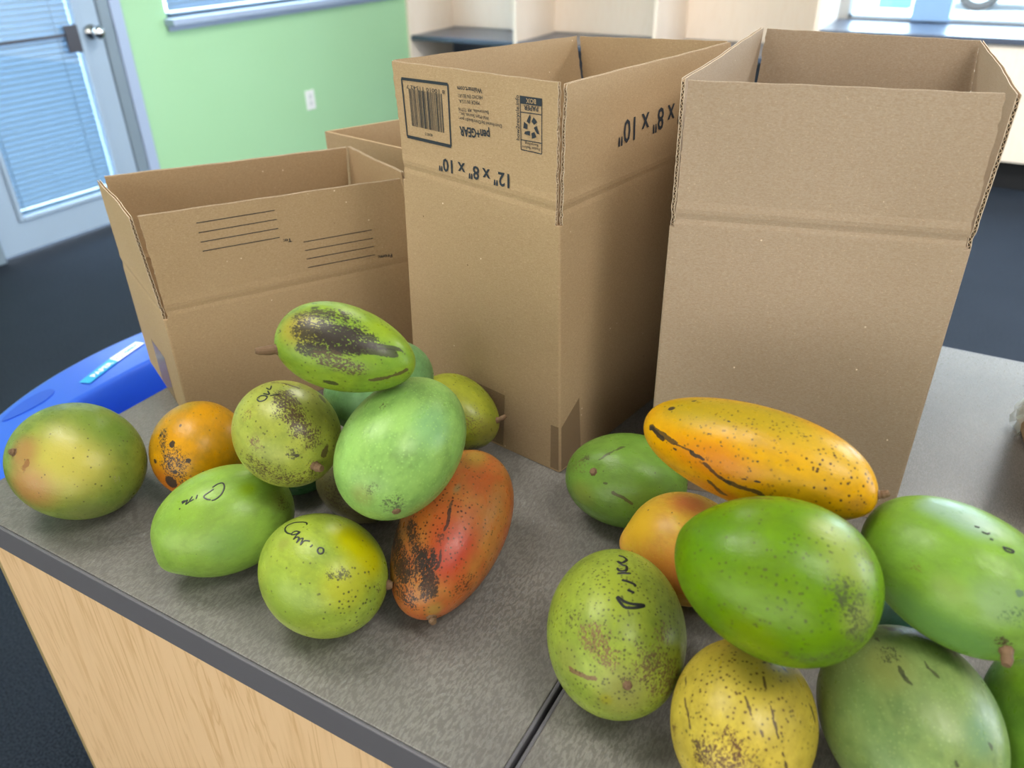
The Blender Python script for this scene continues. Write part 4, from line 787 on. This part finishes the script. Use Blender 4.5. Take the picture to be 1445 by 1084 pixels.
def mango_mat(name, d):
    k = NT(name); o = k.tc.outputs['Object']; a, b, c = d['s']
    U = k.mapping(o, (1/a, 1/b, 1/c))
    wn = k.noise(o, 90, 2).outputs['Color']
    Ud = k.vm('ADD', U, k.vm('SCALE', k.vm('SUBTRACT', wn, (.5, .5, .5)), scale=.16))
    Uk = k.vm('ADD', U, k.vm('SCALE', k.vm('SUBTRACT', wn, (.5, .5, .5)), scale=.11))
    n1 = k.noise(o, 28, 3, .55).outputs[0]
    n2 = k.noise(k.mapping(o, (120, 200, 200)), 1, 3, .6).outputs[0]
    hi = k.noise(k.mapping(o, (420, 700, 700)), 1, 4, .75).outputs[0]
    col = k.mix(k.ss(n1, .35, .65), lin(d['col'][0]), lin(d['col'][1]))
    dark = tuple(x*.66 for x in lin(d['col'][1])[:3]) + (1,)
    lite = tuple(min(1, x*1.35+.008) for x in lin(d['col'][0])[:3]) + (1,)
    col = k.mix(k.ss(n2, .48, .72, 0, .42), col, dark); col = k.mix(k.ss(n2, .5, .28, 0, .34), col, lite)
    n5 = k.noise(k.mapping(o, (26, 42, 42), (4, 2, 7)), 1, 3, .6).outputs[0]
    col = k.mix(k.ss(n5, .5, .68, 0, .45), col, dark); col = k.mix(k.ss(n5, .5, .34, 0, .35), col, lite)
    def fall(p):
        kind, n0, n1_, r, cc, st = p
        src = U if kind == 't' else (Uk if kind == 'k' else Ud)
        if n1_ is None: return k.ss(k.vm('DISTANCE', src, tuple(n0)), r*1.15, r*.25)
        A = Vector(n0); Bv = Vector(n1_)-A
        pa = k.vm('SUBTRACT', src, tuple(A)); h = k.math('MULTIPLY', k.vm('DOT_PRODUCT', pa, tuple(Bv)), 1/max(Bv.length_squared, 1e-6), clamp=True)
        return k.ss(k.vm('LENGTH', k.vm('SUBTRACT', pa, k.vm('SCALE', tuple(Bv), scale=h))), r*1.15, r*.25)
    d['pats'] = [(p[0], p[1], p[2], max(p[3], .026) if p[0] == 'k' else p[3], p[4], p[5]) for p in d['pats']]
    for p in d['pats']:
        if p[0] == 't': col = k.mix(k.math('MULTIPLY', fall(p), p[5]), col, lin(p[4]))
    v = k.vor(o, 400); dot = k.math('MULTIPLY', k.ss(v.outputs['Distance'], .2, .34, 1, 0), k.ss(v.outputs['Color'], .3, .5))
    if d['len'] > 0: col = k.mix(k.math('MULTIPLY', dot, d['len']*.6), col, lite)
    v2 = k.vor(k.mapping(o, loc=(.3, .1, .2)), 330); pick = k.ss(v2.outputs['Color'], 1-.75*d['spk'], 1-.75*d['spk']+.1)
    dd = k.math('MULTIPLY', k.ss(v2.outputs['Distance'], .16, .34, 1, 0), pick)
    spc = lin('#4f4a2c') if d['spk'] < .9 else lin('#4a3a2a')
    col = k.mix(k.math('MULTIPLY', dd, .75), col, spc)
    for p in d['pats']:
        kind, n0, n1_, r, cc, st = p
        if kind == 't': continue
        f = fall(p)
        if kind == 's':      # blotchy scar broken up by the grain of the skin
            m = k.math('ADD', k.math('MULTIPLY', f, .5), k.math('MULTIPLY', k.math('SUBTRACT', hi, .5), 3.4))
            m = k.math('ADD', m, k.math('MULTIPLY', k.math('SUBTRACT', n2, .5), .8))
            g = k.math('MULTIPLY', k.ss(m, .98-st, 1.18-st), k.ss(f, .0, .3))
            col = k.mix(k.math('MULTIPLY', g, .92), col, lin(cc))
        elif kind == 'b':    # solid black spot
            m = k.math('ADD', f, k.math('MULTIPLY', k.math('SUBTRACT', hi, .5), 1.0)); g = k.ss(m, .55-.2*st, .7-.2*st)
            col = k.mix(k.math('MULTIPLY', g, .95), col, lin(cc))
        elif kind == 'k':    # streak
            m = k.math('ADD', f, k.math('MULTIPLY', k.math('SUBTRACT', hi, .5), 1.7)); g = k.math('MULTIPLY', k.ss(m, .9-st, 1.1-st), k.ss(f, .02, .2))
            col = k.mix(k.math('MULTIPLY', g, .85), col, lin(cc))
        elif kind == 'd':    # dense dots
            vd = k.vor(k.mapping(o, loc=(.7, .2, .5)), 300); pk = k.ss(vd.outputs['Color'], .45, .5)
            g = k.math('MULTIPLY', k.math('MULTIPLY', k.ss(vd.outputs['Distance'], .16, .36, 1, 0), pk), k.ss(f, .0, .35))
            col = k.mix(k.math('MULTIPLY', g, st), col, lin(cc))
    hs = k.N.new('ShaderNodeHueSaturation'); hs.inputs['Saturation'].default_value = 1.04; hs.inputs['Value'].default_value = .70; k.put(hs.inputs['Color'], col)
    k.col(hs.outputs[0]); k.set(.33, .30); k.put(k.b.inputs['Roughness'], k.ss(n2, .3, .7, .27, .40))
    k.b.inputs['Subsurface Weight'].default_value = .0
    k.bump(k.math('ADD', k.math('MULTIPLY', n2, .6), k.math('MULTIPLY', hi, .25)), .0007, .55)
    return k.m
M_STEM = plain('mango_stem', '#7d6248', .7, .3, var=.5, scale=300)
M_PEN = plain('black_marker', '#17181a', .35, .5)
def mpoint(d, n, ph):
    a, b, c = d['s']; t = n.x
    w = 1 - d['k']*t
    g = 1.0
    for (bn, amp, sg) in d['bumps']: g += amp*math.exp(-(n-Vector(bn)).length_squared/(sg*sg))
    g += .006*math.sin(3.1*n.x+ph)+.006*math.sin(2.7*n.y+2*ph+1.5*n.z)
    # ends a little blunter than an ellipsoid
    rr = max(math.sqrt(n.y*n.y+n.z*n.z), 1e-6); bl = rr**(d.get('bl', .95)-1)*d.get('bs', 1.0)
    return Vector((a*n.x*g, b*n.y*w*g*bl, c*n.z*w*g*bl))
def build_mango(key, d):
    ph = (hash_ := sum(ord(ch)*7 for ch in key)) % 6.0
    NL, NM = 48, 72; vs, fs = [], []
    def nv(i, j):
        th = math.pi*i/NL; p = 2*math.pi*j/NM; return Vector((math.cos(th), math.sin(th)*math.cos(p), math.sin(th)*math.sin(p)))
    vs.append(mpoint(d, nv(0, 0), ph))
    for i in range(1, NL):
        for j in range(NM): vs.append(mpoint(d, nv(i, j), ph))
    vs.append(mpoint(d, nv(NL, 0), ph)); last = len(vs)-1
    for j in range(NM):
        fs.append((0, 1+(j+1) % NM, 1+j)); fs.append((last, 1+(NL-2)*NM+j, 1+(NL-2)*NM+(j+1) % NM))
    for i in range(NL-2):
        for j in range(NM): a = 1+i*NM; fs.append((a+j, a+(j+1) % NM, a+NM+(j+1) % NM, a+NM+j))
    o = meshobj('mango', vs, fs, mango_mat('mango_skin_'+key.lower(), d), smooth=True)
    zmin = min(sum(d['F'][q][2]*v[q] for q in range(3)) for v in vs) + d['c'][2]
    if zmin < T + .012: d['c'][2] += T + .0004 - zmin        # lies on the worktop
    F = Matrix([d['F'][0], d['F'][1], d['F'][2]]).transposed()
    o.matrix_world = Matrix.Translation(d['c']) @ F.to_4x4()
    lab, grp = LABEL[key]; tag(o, lab, 'mango', grp)
    def nrm(n):
        e = .02; u = n.orthogonal().normalized(); w = n.cross(u)
        p = mpoint(d, n, ph); q = mpoint(d, (n+u*e).normalized(), ph)-p; r = mpoint(d, (n+w*e).normalized(), ph)-p
        return p, q.cross(r).normalized()
    if d['stem']:
        n0, ln, rad, bend = d['stem']; n = Vector(n0).normalized(); p, nn = nrm(n); ln *= .001; rad *= .001
        side = nn.orthogonal().normalized(); rr = random.Random(key)
        pts, rs = [], []
        for q in range(7):
            t = q/6; pts.append(p + nn*(-.0012 + (ln+.0012)*t) + side*ln*bend*t*t); rs.append(rad*(1.25-.6*t if t < .5 else .95-.1*math.sin(t*9))*rr.uniform(.88, 1.12))
        rs[-1] *= .75; v2, f2 = [], []; tube(v2, f2, pts, rs, 12)
        so = meshobj('stem', v2, f2, M_STEM, o, smooth=False)
        # dark ring where the stem leaves the fruit
        v3, f3 = [], []; NR = 20; u = nn.orthogonal().normalized(); w = nn.cross(u)
        ring = []
        for q in range(NR):
            a = 2*math.pi*q/NR; ring.append(u*math.cos(a)+w*math.sin(a))
        for kx, (r1, h1) in enumerate(((.85, .0009), (1.1, .0004), (1.35, -.0008))):
            for q in range(NR): v3.append(p + ring[q]*rad*r1*(1+.12*math.sin(q*2.3)) + nn*h1)
        for kx in range(2):
            for q in range(NR): a = kx*NR; f3.append((a+q, a+(q+1) % NR, a+NR+(q+1) % NR, a+NR+q))
        f3.append(tuple(range(NR))[::-1]); 
        meshobj('stem_collar', v3, f3, M_STEM, o, smooth=True)
    if d['ink']:
        v4, f4 = [], []
        for st_ in d['ink']:
            pp = [Vector(x).normalized() for x in st_]; dense = []
            for i in range(len(pp)-1):
                m = 5
                p0 = pp[max(i-1, 0)]; p1 = pp[i]; p2 = pp[i+1]; p3 = pp[min(i+2, len(pp)-1)]
                for q in range(m):
                    t = q/m; dense.append((.5*((2*p1)+(p2-p0)*t+(2*p0-5*p1+4*p2-p3)*t*t+(3*p1-p0-3*p2+p3)*t**3)).normalized())
            dense.append(pp[-1])
            wd = .0010 if key == 'R5' else .00062
            pts = []
            for n in dense: p, nn = nrm(n); pts.append((p, nn))
            b = len(v4)
            for i, (p, nn) in enumerate(pts):
                t = pts[min(i+1, len(pts)-1)][0]-pts[max(i-1, 0)][0]; s_ = nn.cross(t).normalized()*wd*(1 if 0 < i < len(pts)-1 else .6)
                v4 += [p+s_+nn*.0001, p+s_*.6+nn*.0004, p-s_*.6+nn*.0004, p-s_+nn*.0001]
            for i in range(len(pts)-1):
                for q in range(3): a = b+i*4+q; f4.append((a, a+1, a+5, a+4))
        meshobj('handwriting', v4, f4, M_PEN, o)
    return o
for key, d in MANGO.items(): build_mango(key, d)
